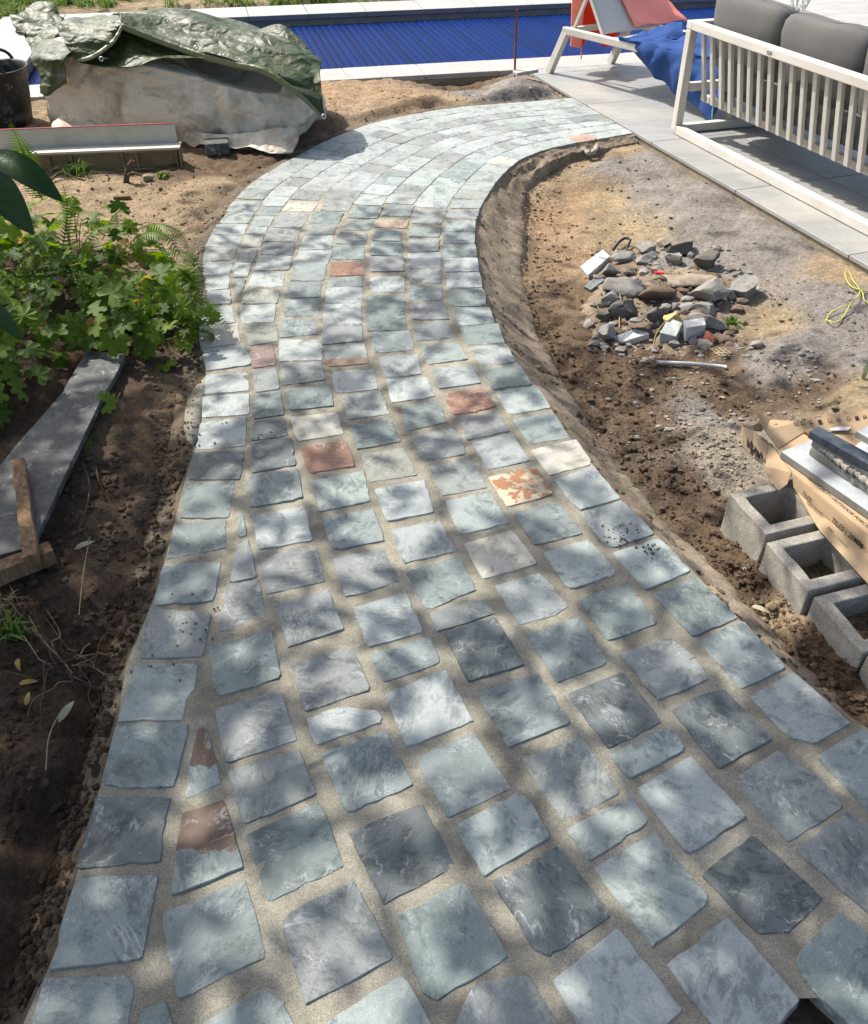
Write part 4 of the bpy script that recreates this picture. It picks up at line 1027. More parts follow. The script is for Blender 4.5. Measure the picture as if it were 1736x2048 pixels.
o = part('rear_hem_fold', loft([[p + Vector((-.004, -.02, 0)) for p in tops[:2]], [p + Vector((-.004, -.025, 0)) for p in mids[:2]], [p + Vector((-.004, -.02, 0)) for p in bots[:2]]], 12, 26, .006, 9, 2, .4), M['coral'], ct, True); solid(o, .006)
part('tie_cord', tubevf([gy(1162, 88, 7.33), gy(1163, 105, 7.32), gy(1162, 118, 7.32)], [.004, .004, .007]), M['coral'], ct)

bt = thing('blue_towel', 'royal blue towel with mint piping draped over the lounger foot end', 'towel', lp(1.2, .2, .35))
t0, t1 = .56, 1.80
top_in = [lp(t0 + .22 + (t1 - t0 - .22) * k / 6, LW_ + .03, .378 + .004 * math.sin(k * 2.2)) for k in range(7)]
top_md = [lp(t0 + .10 + (t1 - t0 - .10) * k / 6, LW_ * .5, .382 + .006 * math.sin(k * 1.7)) for k in range(7)]
top_ed = [lp(t0 + (t1 - t0) * k / 6, -.034, .374) for k in range(7)]
hem = [gy(1262, 100, 6.74), gy(1286, 132, 6.55), gy(1316, 160, 6.42), gy(1345, 186, 6.25), gy(1378, 204, 6.08), gy(1404, 228, 5.93), gy(1421, 243, 5.84), gy(1431, 196, 5.80)]
hemc = [Vector(p) for p in smoothcurve(hem, 7)]
mid_ = [(a + b) / 2 + V3(lw) * -.035 for a, b in zip(top_ed, hemc)]
R_ = [top_in, top_md, [(a * .15 + b * .85) + Vector((0, 0, .004)) for a, b in zip(top_md, top_ed)], top_ed, mid_, hemc]
vf = loft(R_, 64, 60, .018, 6.5, 5, 1.1); o = part('towel_sheet', vf, M['blue'], bt, True); solid(o, .006)
hv = [Vector(v) for v in vf[0][-64:]]
part('piping', tubevf(hv, .004, 5), M['mint'], bt, True)
bun = [[gy(1268, 80, 6.86), gy(1300, 72, 6.92), gy(1330, 62, 6.96), gy(1362, 58, 7.0)], [gy(1272, 70, 6.80), gy(1305, 60, 6.82), gy(1335, 46, 6.85), gy(1364, 42, 6.86)], [gy(1280, 78, 6.70), gy(1312, 72, 6.68), gy(1338, 60, 6.68), gy(1366, 60, 6.68)], [gy(1285, 92, 6.66), gy(1315, 86, 6.62), gy(1340, 80, 6.6), gy(1368, 78, 6.6)]]
o = part('bunched_fold', loft(bun, 36, 30, .016, 9, 2, .8), M['blue'], bt, True); solid(o, .006)

# ---- hanging knotted lantern seen above the sofa cushions
lan = gy(1600, 4, 7.6)
lt = thing('knotted_lantern', 'white knotted rope lantern behind the sofa cushions', 'lantern', lan + Vector((0, 0, -.1)))
lv = []
for k in range(10):
    for sg in (1, -1):
        pts = []
        for j in range(9):
            h = j / 8; an = 2 * math.pi * (k / 10 + sg * h * .22); r_ = .07 * math.sin(math.pi * (.15 + .7 * h)) + .01
            pts.append(lan + Vector((r_ * math.cos(an), r_ * math.sin(an), -.06 + .26 * h)))
        lv.append(tubevf(pts, .005, 4))
V_, F_ = merge(lv); o = obj('rope_net', V_, F_, M['paper'], lt, True)
V_, F_ = tubevf([lan + Vector((0, 0, -.55)), lan + Vector((0, 0, -.06))], .012, 8); obj('stake', V_, F_, M['dark'], lt)

# ---- rusty stake and loose tile offcut by the mound
rp = gp(1030, 150, .07)
V_, F_ = tubevf([rp + Vector((0, 0, -.12)), gy(1031, 90, rp.y), gy(1034, 19, rp.y)], .0085, 8)
tag(obj('steel_stake', V_, F_, M['rust'], None, True), 'thin rusty steel stake standing upright before the pool', 'stake')
c_ = gp(1051, 143, .10)
o = obj('tile_offcut', *boxvf(c_ + Vector((0, 0, .0)), (1, .28, .10), (-.3, 1, .0), (-.1, 0, 1), .085, .045, .012), M['coping']); bevel(o, .002, 1)
tag(o, 'small pale tile offcut lying beside the rusty stake', 'tile')

# ================================================================== sack, tarpaulin, tub, channel
bagA = np.array([-2.50, 5.74]); bagB = np.array([-.93, 5.34]); bx_ = (bagB - bagA); bl = np.linalg.norm(bx_); bx_ /= bl; by_ = np.array([-bx_[1], bx_[0]])
bag = thing('bulk_bag', 'big dirty white woven bulk bag slumped under the tarpaulin', 'bulk bag', (*(bagA + bx_ * bl / 2 + by_ * .42), 0))
nu, nv = 240, 70; vs = np.zeros((nv, nu, 3))
for j in range(nv):
    h = j / (nv - 1)
    for i in range(nu):
        an = 2 * math.pi * i / nu; cx, sy = math.cos(an), math.sin(an)
        e = .30
        ux = math.copysign(abs(cx) ** e, cx); uy = math.copysign(abs(sy) ** e, sy)
        body = 1 - .10 * h * h + .035 * math.sin(math.pi * min(1, h * 1.2))
        rr = body if h < .82 else body * math.sqrt(max(0, 1 - ((h - .82) / .18) ** 2 * 1.0)) * .999
        Hb = .50 - .17 * max(0, min(1, (ux + .2) / 1.2)) - .04 * max(0, -uy)
        zz = Hb * min(1, h / .82) if h < .82 else Hb + .015 * math.sin((h - .82) / .18 * math.pi / 2)
        p = bagA + bx_ * (bl / 2 + ux * rr * (bl / 2)) + by_ * (.42 + uy * rr * .42)
        vs[j, i] = (p[0], p[1], zz * .97)
nrm = vs - np.array([*(bagA + bx_ * bl / 2 + by_ * .42), .3]); nrm /= np.linalg.norm(nrm, axis=2, keepdims=True)
d_ = .030 * fbm(vs[..., 0] * 4 + vs[..., 1] * 3, vs[..., 2] * 4, 3) + .018 * (1 - np.abs(fbm(vs[..., 0] * 7 + vs[..., 1] * 5, vs[..., 2] * 3.2 + vs[..., 0] * 2, 3)) * 1.5)
d_ *= .7; d_ += .022 * (1 - np.abs(fbm(vs[..., 0] * 9 + vs[..., 1] * 6, vs[..., 2] * 1.3 + vs[..., 0], 2)) * 1.7); d_ += .018 * (1 - np.abs(fbm(vs[..., 0] * 11 + vs[..., 2] * 4, vs[..., 2] * 7, 2)) * 1.7); d_ += .012 * (1 - np.abs(fbm(vs[..., 0] * 13 + 3, vs[..., 2] * 9 + vs[..., 1] * 6, 2)) * 1.6)
vs = vs + nrm * d_[..., None]; vs[..., 2] = np.maximum(vs[..., 2], -.03)
I = np.arange(nu * nv).reshape(nv, nu); fs = []
for j in range(nv - 1):
    for i in range(nu): fs.append((I[j, i], I[j, (i + 1) % nu], I[j + 1, (i + 1) % nu], I[j + 1, i]))
fs.append(tuple(int(x) for x in I[-1]))
obj('sack_body', vs.reshape(-1, 3).tolist(), fs, M['bag'], bag, True)
sk = loft([[gy(372, 262, 5.42), gy(430, 268, 5.36), gy(490, 265, 5.32), gy(545, 255, 5.30), gy(590, 250, 5.36)], [gy(370, 282, 5.42), gy(430, 290, 5.33), gy(490, 288, 5.27), gy(550, 284, 5.24), gy(598, 268, 5.28)], [gy(372, 285, 5.40), gy(430, 293, 5.30), gy(490, 291, 5.24), gy(545, 303, 5.17), gy(585, 303, 5.17)]], 50, 18, .018, 8, 4, .9)
o = part('loose_skirt', sk, M['bag'], bag, True); solid(o, .003)
sk = loft([[gy(120, 225, 5.7), gy(180, 235, 5.62), gy(260, 240, 5.55)], [gy(90, 265, 5.6), gy(170, 262, 5.52), gy(270, 262, 5.46)]], 40, 14, .03, 7, 4, .9)
o = part('loose_skirt', sk, M['bag'], bag, True); solid(o, .003)

tarp = thing('tarpaulin', 'crumpled olive green tarpaulin thrown over the bulk bag', 'tarpaulin', (*(bagA + bx_ * bl / 2 + by_ * .42), .62))
def tp(name, rails, nu, nv, d, fr, seed, cr, mat='tarp'):
    o = part(name, loft(rails, nu, nv, d, fr, seed, cr, 1), M[mat], tarp, True); solid(o, .004, 0); return o
hemR = [gy(243, 46, 5.62), gy(320, 76, 5.58), gy(400, 104, 5.50), gy(470, 123, 5.42), gy(530, 137, 5.36), gy(592, 178, 5.30), gy(652, 238, 5.28)]
tp('top_sheet', [[gy(205, 30, 6.35), gy(330, 24, 6.40), gy(400, 26, 6.35), gy(470, 38, 6.28), gy(550, 60, 6.15), gy(600, 90, 6.02), gy(642, 128, 5.85)],
   [gy(228, 22, 6.00), gy(325, 22, 6.02), gy(395, 30, 5.95), gy(465, 52, 5.90), gy(545, 66, 5.80), gy(602, 100, 5.68), gy(642, 132, 5.62)],
   [gy(240, 28, 5.78), gy(322, 48, 5.80), gy(398, 66, 5.72), gy(468, 86, 5.64), gy(535, 100, 5.56), gy(600, 140, 5.44), gy(640, 175, 5.40)], hemR], 150, 84, .030, 4.6, 2.5, .8)
o = part('hem', loft([hemR, [p + (Vector((0, -.012, -.035)) if i < 6 else Vector((-.01, -.004, -.01))) for i, p in enumerate(hemR)]], 90, 4), M['tarp_hem'], tarp, True); solid(o, .005, 0)
# raised stiff fold at the right
tp('stiff_fold', [[gy(465, 58, 5.95), gy(505, 62, 5.93), gy(556, 50, 5.92), gy(580, 62, 5.86), gy(612, 85, 5.76), gy(646, 122, 5.66)], [gy(480, 66, 5.86), gy(520, 74, 5.80), gy(566, 78, 5.74), gy(590, 100, 5.62), gy(618, 130, 5.52), gy(640, 150, 5.46)], [gy(490, 78, 5.76), gy(530, 88, 5.72), gy(572, 105, 5.62), gy(598, 135, 5.50), gy(620, 165, 5.42), gy(648, 232, 5.32)]], 60, 40, .016, 6, 6.5, .8)
# rolled bulge at the left front with its hem
hemL = [gy(150, 118, 5.52), gy(178, 112, 5.50), gy(205, 96, 5.52), gy(228, 75, 5.56), gy(243, 48, 5.62)]
tp('bulge_fold', [[gy(122, 52, 6.05), gy(145, 34, 6.10), gy(175, 26, 6.10), gy(205, 20, 6.05), gy(236, 26, 5.92)], [gy(118, 66, 5.78), gy(142, 52, 5.80), gy(178, 44, 5.80), gy(210, 34, 5.78), gy(240, 34, 5.74)], [gy(128, 84, 5.56), gy(150, 80, 5.56), gy(185, 72, 5.58), gy(215, 56, 5.60), gy(242, 42, 5.64)], hemL], 70, 60, .026, 5.5, 4.1, .9)
o = part('hem', loft([hemL, [p + Vector((.012, -.012, -.018)) for p in hemL]], 40, 4), M['tarp_hem'], tarp, True); solid(o, .005, 0)
# shaded inner panel hanging below the hem
tp('inner_panel', [[gy(160, 100, 5.66), gy(205, 80, 5.68), gy(245, 52, 5.72), gy(300, 70, 5.70), gy(350, 86, 5.64), gy(405, 104, 5.55)], [gy(158, 120, 5.60), gy(210, 112, 5.60), gy(255, 100, 5.58), gy(300, 100, 5.60), gy(350, 104, 5.58), gy(405, 108, 5.52)], [gy(160, 124, 5.52), gy(205, 130, 5.48), gy(272, 134, 5.46), gy(310, 122, 5.48), gy(355, 112, 5.50), gy(410, 110, 5.48)]], 60, 26, .016, 6, 9.3, .7)
# flap down the left corner
tp('corner_flap', [[gy(62, 98, 5.90), gy(93, 76, 5.90), gy(125, 82, 5.78), gy(146, 98, 5.66)], [gy(62, 120, 5.70), gy(90, 112, 5.60), gy(118, 110, 5.56), gy(144, 104, 5.52)], [gy(76, 150, 5.60), gy(95, 140, 5.53), gy(112, 130, 5.52), gy(126, 125, 5.50)], [gy(80, 186, 5.58), gy(94, 192, 5.52), gy(112, 178, 5.50), gy(132, 166, 5.48)]], 40, 44, .014, 6.5, 1.7, .8)
# dark heap of tarpaulin thrown behind on the left
tp('rear_heap', [[gy(48, 10, 6.75), gy(70, -2, 6.85), gy(95, 2, 6.85), gy(118, 22, 6.75), gy(134, 42, 6.60)], [gy(26, 34, 6.60), gy(52, 30, 6.58), gy(82, 34, 6.55), gy(112, 42, 6.50), gy(132, 50, 6.42)], [gy(26, 50, 6.45), gy(50, 58, 6.40), gy(80, 62, 6.36), gy(106, 58, 6.34), gy(130, 56, 6.30)], [gy(46, 66, 6.30), gy(58, 82, 6.22), gy(80, 84, 6.15), gy(108, 66, 6.20), gy(132, 60, 6.20)], [gy(60, 100, 6.15), gy(66, 112, 6.05), gy(86, 95, 6.02), gy(112, 78, 6.05), gy(136, 70, 6.1)]], 70, 70, .036, 5.5, 7.7, .9)
for k, p in enumerate((gy(393, 95, 5.45), gy(204, 117, 5.44), gy(124, 165, 5.54), gy(648, 232, 5.26))):
    r_ = []; n_ = 12
    ea = Vector((1, 0, 0)); eb = Vector((0, .35, .94))
    pts = [p + Vector((0, -.012, 0)) + (ea * math.cos(2 * math.pi * i / n_) + eb * math.sin(2 * math.pi * i / n_)) * .011 for i in range(n_ + 1)]
    part('eyelet', tubevf(pts, .004, 6, False), M['steel'], tarp, True)

# ---- black rubber tub
bc = gp(14, 246, 0); tub = thing('rubber_tub', 'black rubber builders tub spattered with mortar beside the bulk bag', 'tub', (bc.x, bc.y, 0))
prof_ = [(.150, .0), (.165, .02), (.185, .16), (.205, .31), (.215, .33), (.222, .345), (.214, .350), (.205, .343), (.198, .31), (.178, .16), (.155, .03), (0.001, .03)]
n_ = 40; vs = []; fs = []
for r_, z in prof_:
    for k in range(n_): vs.append((bc.x + r_ * math.cos(2 * math.pi * k / n_), bc.y + r_ * math.sin(2 * math.pi * k / n_), z + .004 * math.sin(4 * math.pi * k / n_) * (z > .2)))
for j in range(len(prof_) - 1):
    for k in range(n_): fs.append((j * n_ + k, j * n_ + (k + 1) % n_, (j + 1) * n_ + (k + 1) % n_, (j + 1) * n_ + k))
fs.append(tuple(range(n_))[::-1]); fs.append(tuple(range((len(prof_) - 1) * n_, len(prof_) * n_)))
obj('tub_body', vs, fs, M['bucket'], tub, True)
for an in (-70, 100):
    ca_, sa_ = math.cos(R(an)), math.sin(R(an)); tn_ = Vector((-sa_, ca_, 0)); rd = Vector((ca_, sa_, 0))
    hp = [Vector((bc.x, bc.y, .33)) + rd * (.218 + .01 * math.sin(math.pi * k / 10)) + tn_ * (.085 * math.cos(math.pi * k / 10)) + Vector((0, 0, .075 * math.sin(math.pi * k / 10))) for k in range(11)]
    part('handle', tubevf(hp, .011, 8), M['bucket'], tub, True)

# ---- metal channel lying in front of the bag
ch0 = gp(20, 352, .0); ch1 = gp(369, 337, .0); cx_ = (ch1 - ch0).normalized(); cl = (ch1 - ch0).length; cyv = Vector((-cx_.y, cx_.x, 0))
chn = thing('metal_channel', 'long white stepped metal channel section lying on the soil', 'channel', (ch0 + ch1) / 2)
def cb(name, a0, a1, d0, d1, z0, z1, mat): 
    c = ch0 + cx_ * ((a0 + a1) / 2) + cyv * ((d0 + d1) / 2) + Vector((0, 0, (z0 + z1) / 2))
    return part(name, boxvf(c, cx_, cyv, (0, 0, 1), (a1 - a0) / 2, (d1 - d0) / 2, (z1 - z0) / 2), M[mat], chn, bv=.0015)
cb('front_web', 0, cl - .02, .030, .036, .0, .108, 'cream_pl')
cb('ledge', -.02, cl - .008, .0, .105, .109, .121, 'white_pl')
cb('rear_web', -.05, cl - .03, .106, .112, .06, .222, 'white_pl')
cb('red_edge', -.05, cl - .03, .104, .114, .2225, .227, 'red_edge')
cb('top_lip', 0, cl - .02, .004, .029, .098, .108, 'cream_pl')
cb('bottom_lip', 0, cl - .02, .000, .029, .0, .010, 'cream_pl')
for k, a in enumerate((.10, .22, .34, .62, .70, .92)):
    cb('rib', a, a + .012, .004, .0295, .011, .097, 'cream_pl')
cb('end_plate', cl - .0195, cl - .012, -.006, .10, -.01, .108, 'cream_pl')

c_ = gy(431, 272, 5.26); o = obj('granite_sett', *boxvf(Vector((c_.x, c_.y, .035)), (1, .25, 0), (-.25, 1, 0), (0, 0, 1), .070, .06, .036), M['slate']); bevel(o, .006, 2)
tag(o, 'square dark grey stone sett weighing down the bag skirt', 'stone')
o.location.z = .0

# ================================================================== left bed: slates, timber, twigs
def slab_px(name, pts, z, th, mat, label, cat, tilt=None, parent=None):
    top = [gp(px, py, z + (dz if len(q) > 2 else 0)) if False else gp(q[0], q[1], z + (q[2] if len(q) > 2 else 0)) for q in pts for px, py, dz in [(0, 0, 0)]]
    n = len(top); vs = [p + Vector((0, 0, -th)) for p in top] + top
    ar = sum(top[i].x * top[(i + 1) % n].y - top[i].y * top[(i + 1) % n].x for i in range(n))
    fs = [tuple(range(n, 2 * n)), tuple(range(n))[::-1]] + [(i, (i + 1) % n, n + (i + 1) % n, n + i) for i in range(n)]
    if ar < 0: fs = [f[::-1] for f in fs]
    o = obj(name, vs, fs, mat, parent); bevel(o, .003, 2)
    return tag(o, label, cat) if label else o
slab_px('slate_slab', [(172, 702), (254, 706), (230, 752), (204, 796), (166, 786), (126, 780)], .045, .022, M['slate'], 'short dark slate slab half under the leafy plants', 'slab')
slab_px('slate_slab', [(131, 777), (165, 784), (206, 792), (140, 930), (64, 1092), (0, 1110), (-70, 1100), (-40, 980), (30, 892)], .055, .022, M['slate'], 'long dark slate slab lying on the soil left of the path', 'slab')
def timber(name, pts, wd, ht, label, up=(0, 0, 1)):
    vs = []; n = len(pts)
    vf = []
    P = [Vector(p) for p in pts]; d = (P[-1] - P[0]).normalized(); s = d.cross(Vector(up)).normalized(); u = s.cross(d)
    prof2 = [(-1, -1), (0, -1.05), (1, -1), (1.04, 0), (1, 1), (.1, 1.06), (-1, 1), (-1.05, 0)]
    for i, p in enumerate(P):
        for a, b_ in prof2: vs.append(p + s * a * wd / 2 * (1 + rng.uniform(-.06, .06)) + u * b_ * ht / 2 * (1 + rng.uniform(-.08, .08)))
    m_ = len(prof2); fs = [(i * m_ + k, i * m_ + (k + 1) % m_, (i + 1) * m_ + (k + 1) % m_, (i + 1) * m_ + k) for i in range(n - 1) for k in range(m_)]
    fs += [tuple(range(m_))[::-1], tuple(range((n - 1) * m_, n * m_))]
    o = obj(name, vs, fs, M['batten']); bevel(o, .002, 1); return tag(o, label, 'timber')
a, b_ = gp(38, 925, .085), gp(64, 1122, .075)
timber('timber_batten', [a.lerp(b_, k / 8) + Vector((rng.uniform(-.003, .003), 0, 0)) for k in range(9)], .036, .032, 'split weathered batten lying along the dark slate slab')
a, b_ = gp(-60, 1170, .035), gp(106, 1104, .035)
timber('timber_offcut', [a.lerp(b_, k / 6) for k in range(7)], .045, .05, 'short thick timber offcut under the end of the batten')

def twig(name, pts, r0, r1, mat, label, cat, n=5):
    P = smoothcurve(pts, max(8, len(pts) * 4)); k = len(P)
    V_, F_ = tubevf(P, [r0 + (r1 - r0) * i / (k - 1) for i in range(k)], n)
    return tag(obj(name, V_, F_, M[mat], None, True), label, cat)
# stump with two prongs, pebble by it
st = thing('dead_stump', 'small forked dead woody stump before the metal channel', 'stump', onground(248, 362))
b0 = onground(250, 365)
part('stem', tubevf(smoothcurve([b0 + Vector((0, 0, -.02)), gy(254, 345, b0.y), gy(258, 332, b0.y), gy(266, 320, b0.y)], 12), [.018 - .0008 * i for i in range(12)], 7), M['bark'], st, True)
part('prong', tubevf(smoothcurve([gy(256, 338, b0.y), gy(248, 325, b0.y), gy(241, 312, b0.y)], 8), [.010 - .0009 * i for i in range(8)], 6), M['bark'], st, True)
part('prong', tubevf(smoothcurve([gy(256, 350, b0.y), gy(266, 346, b0.y - .04), gy(284, 352, b0.y - .05)], 8), [.013 - .0012 * i for i in range(8)], 6), M['bark'], st, True)
p_ = onground(299, 363); o = obj('field_stone', *rockvf(p_ + Vector((0, 0, .012)), .032, .026, .022, .3, 5, 6, .08), M['rock_tan'], None, True); tag(o, 'round tan stone lying beside the dead stump', 'stone')
p_ = onground(245, 399); o = obj('wood_chip', *boxvf(p_ + Vector((0, 0, .012)), (1, .22, 0), (-.22, 1, 0), (0, 0, 1), .042, .012, .008), M['batten']); tag(o, 'flat wood chip on the sandy soil above the ferns', 'wood chip')
twig('twig', [onground(105, 366) + Vector((0, 0, .02)), onground(125, 355) + Vector((0, 0, .03)), onground(145, 358) + Vector((0, 0, .015)), onground(170, 361)], .008, .004, 'bark', 'crooked dark twig lying below the metal channel', 'twig')
twig('twig', [onground(438, 315) + Vector((0, 0, .01)), onground(455, 306) + Vector((0, 0, .02)), onground(478, 297), onground(490, 292) + Vector((0, 0, .01))], .009, .004, 'bark', 'brown root twig on the soil below the square sett', 'twig')
twig('grass_stalk', [onground(160, 1235) + Vector((0, 0, .01)), onground(168, 1200) + Vector((0, 0, .03)), onground(180, 1160) + Vector((0, 0, .06)), onground(195, 1120) + Vector((0, 0, .09))], .0018, .0010, 'straw', 'long dry grass stalk standing over the dark soil', 'stalk')
twig('grass_stalk', [onground(92, 1540), onground(105, 1490) + Vector((0, 0, .03)), onground(125, 1435) + Vector((0, 0, .02))], .0018, .001, 'straw', 'dry stalk leading up to the fallen pale leaf', 'stalk')
twig('vine_root', [onground(165, 935) + Vector((0, 0, .02)), onground(182, 975) + Vector((0, 0, .03)), onground(178, 1020) + Vector((0, 0, .02)), onground(160, 1060) + Vector((0, 0, .01))], .003, .002, 'bark', 'thin dark root curving over soil beside the long slate', 'root')
twig('vine_root', [onground(195, 945) + Vector((0, 0, .02)), onground(205, 985) + Vector((0, 0, .025)), onground(232, 1025) + Vector((0, 0, .01))], .003, .0015, 'bark', 'thin straight root nearer the path than the long slate', 'root')
# root tangle pulled out of the soil
rt = thing('root_tangle', 'tangle of dead roots and grass torn up beside the path', 'roots', onground(130, 1340))
c0 = onground(140, 1345)
for k in range(46):
    an = rng.uniform(0, 2 * math.pi); ln = rng.uniform(.06, .22); d = Vector((math.cos(an), math.sin(an) * .9, 0))
    s0 = c0 + Vector((rng.gauss(0, .03), rng.gauss(0, .035), .012))
    pts = [s0]
    for j in range(1, 5):
        q = s0 + d * ln * j / 4 + Vector((rng.gauss(0, .012), rng.gauss(0, .012), 0)); q.z = gz(q.x, q.y) + .006 + rng.uniform(0, .035) * (1 - j / 5); pts.append(q)
    P = smoothcurve(pts, 9); r_ = rng.uniform(.0008, .0024)
    part('root', tubevf(P, [r_ * (1 - .08 * i) for i in range(9)], 4, False), M['straw' if k % 4 == 0 else 'bark'], rt, True)

# fallen leaves
def leafvf(n=9, wd=.33, curl=.12, tip=.0):
    vs = []; fs = []
    for i in range(n):
        t_ = i / (n - 1); w_ = wd * math.sin(math.pi * min(1, t_ ** .85)) ** .8 * (1 - .25 * t_)
        z = curl * math.sin(math.pi * t_) ; vs += [(t_, -w_ / 2, z + .06 * w_), (t_, 0, z), (t_, w_ / 2, z + .06 * w_)]
    for i in range(n - 1):
        for k in range(2): fs.append((i * 3 + k, i * 3 + 3 + k, i * 3 + 4 + k, i * 3 + 1 + k))
    return vs, fs
LEAF = leafvf()
def place(vf, p, s, rz, rx=0, ry=0):
    Mx = Matrix.Translation(p) @ Matrix.Rotation(rz, 4, 'Z') @ Matrix.Rotation(ry, 4, 'Y') @ Matrix.Rotation(rx, 4, 'X') @ Matrix.Scale(s, 4)
    return [Mx @ Vector(v) for v in vf[0]], vf[1]
for px, py, s, rz, mt, lb in ((135, 1438, .062, R(75), 'deadleaf', 'pale fallen leaf curled on the dark soil below the root tangle'), (162, 1097, .06, R(35), 'deadleaf', 'pale fallen leaf beside the timber offcut'), (52, 1312, .045, R(-60), 'yleaf', 'yellowish fallen leaf left of the root tangle'), (55, 1362, .045, R(10), 'yleaf', 'dull yellow leaf below and left of the root tangle'), (1504, 1208, .05, R(-35), 'deadleaf', 'narrow pale green leaf on the soil before the concrete blocks'), (70, 1405, .04, R(100), 'yleaf', 'brownish leaf lying on soil lower left of the tangle')):
    p = onground(px, py) + Vector((-.01, -.02, .014)); V_, F_ = place(LEAF, p, s, rz, .2)
    o = obj('fallen_leaf', V_, F_, M[mt], None, True); tag(o, lb, 'leaf')

# ================================================================== plants
def palmate(lobes=5, seed=0):
    r = random.Random(seed); vs = [(0, 0, 0)]; out = []
    n = lobes * 6; 
    for i in range(n + 1):
        a = -2.45 + 4.9 * i / n; ph = (i % 6) / 6
        lob = abs(math.sin(math.pi * i / 6.0)); rad = .66 + .34 * lob ** .7 * (.82 + .18 * math.cos(a * .7)); 
        if i % 2: rad *= .92
        rad *= .5 * (1 + r.uniform(-.05, .05))
        x = rad * math.cos(a); y = rad * math.sin(a); vs.append((x, y, .16 * rad - .42 * rad * rad + .02 * math.cos(math.pi * i / 3.0)))
    fs = [(0, i, i + 1) for i in range(1, n + 1)]
    # an inner ring gives the blade some curve
    return vs, fs
GLEAF = []
for s in range(5):
    v_, f_ = palmate(5 + (s % 2) * 2, s); me = mesh('leaf', v_, f_, True); me.materials.append(M['geranium']); GLEAF.append(me)
    me2 = mesh('leaf', v_, f_, False); me2.materials.append(M['yleaf'])
    if s == 0: YLEAF = me2
def leafobj(me, p, s, nrm, spin, parent, name='leaf'):
    o = bpy.data.objects.new(name, me); COL.objects.link(o)
    q = Vector(nrm).normalized().to_track_quat('Z', 'Y') @ Matrix.Rotation(spin, 3, 'Z').to_quaternion()
    o.location = p; o.rotation_mode = 'QUATERNION'; o.rotation_quaternion = q; o.scale = (s, s, s)
    setpar(o, parent); return o
def plant(name, label, cat, cx, cy, rx, ry, hmax, n, smin, smax, rot=0, seed=1, stems=14, edge=.35):
    r = random.Random(seed); base = Vector((cx, cy, gz(cx, cy))); t_ = thing(name, label, cat, base, 'leafy plants left of the path')
    pts = []
    for k in range(n):
        while True:
            a, b2 = r.uniform(-1, 1), r.uniform(-1, 1)
            if a * a + b2 * b2 < 1: break
        rr = a * a + b2 * b2; ca_, sa_ = math.cos(rot), math.sin(rot)
        x = cx + (a * rx) * ca_ - (b2 * ry) * sa_; y = cy + (a * rx) * sa_ + (b2 * ry) * ca_
        top = (hmax * (1 - rr) ** edge + .03) * (1 + .35 * float(fbm(x * 6, y * 6, 2))); z = gz(x, y) + top * (1 - r.random() ** 1.2 * .85)
        nm = Vector((a * .5 + r.gauss(0, .55), b2 * .5 - .15 + r.gauss(0, .55), 1.0))
        me = YLEAF if r.random() < .03 else r.choice(GLEAF)
        p = Vector((x, y, z)); s = r.uniform(smin, smax); leafobj(me, p, s, nm, r.uniform(0, 6.28), t_); pts.append((p, s))
    for k in range(stems):
        p, s = pts[k * len(pts) // stems]; g = Vector((cx + (p.x - cx) * .55, cy + (p.y - cy) * .55, base.z - .01))
        P = smoothcurve([g, (g + p) / 2 + Vector((0, 0, .04)), p], 7); part('stem', tubevf(P, .0022, 4, False), M['grass'], t_, True)
    return t_
plant('geranium_plant', 'bushy lobed-leaf geranium nearest the path edge', 'plant', -1.12, 3.02, .25, .28, .27, 150, .05, .125, 0, 1)
plant('geranium_plant', 'broad mass of lobed geranium leaves at the left frame edge', 'plant', -1.72, 3.02, .50, .42, .37, 270, .05, .125, 0, 2)
plant('geranium_plant', 'taller geranium clump behind, under the fern fronds', 'plant', -1.62, 3.55, .48, .30, .34, 170, .05, .12, 0, 3)
plant('geranium_plant', 'small dark-leaved clump growing over the slate slabs', 'plant', -1.52, 2.50, .20, .20, .16, 70, .07, .12, 0, 4, 8)
sp_ = thing('geranium_sprig', 'single leafy sprig fallen on the dark slate slab', 'plant', gp(215, 805, .05), 'leafy plants left of the path')
leafobj(GLEAF[1], gp(214, 806, .075), .085, (-.2, -.7, .8), .4, sp_); leafobj(GLEAF[2], gp(208, 790, .065), .05, (.1, -.2, 1), 2.4, sp_)
part('stem', tubevf([gp(216, 815, .06), gp(232, 800, .05), gp(240, 786, .05)], .002, 4), M['straw'], sp_)
sp_ = thing('geranium_sprig', 'tiny green seedling rooted in the bare soil beside the slate', 'plant', onground(172, 905), 'leafy plants left of the path')
q = onground(172, 905); leafobj(GLEAF[3], q + Vector((0, 0, .03)), .06, (.2, -.5, .8), .9, sp_); leafobj(GLEAF[0], onground(230, 885) + Vector((0, 0, .02)), .03, (0, -.3, 1), .2, sp_)
sp_ = thing('geranium_sprig', 'green sprig with two leaves hanging towards the path edge', 'plant', onground(372, 700), 'leafy plants left of the path')
leafobj(GLEAF[4], gp(368, 695, .05), .075, (.3, -.6, .8), 1.0, sp_); leafobj(GLEAF[1], gp(372, 665, .07), .06, (.1, -.4, 1), 2.0, sp_)
part('stem', tubevf([onground(330, 680) , gp(350, 675, .06), gp(372, 668, .065)], .0018, 4), M['grass'], sp_)

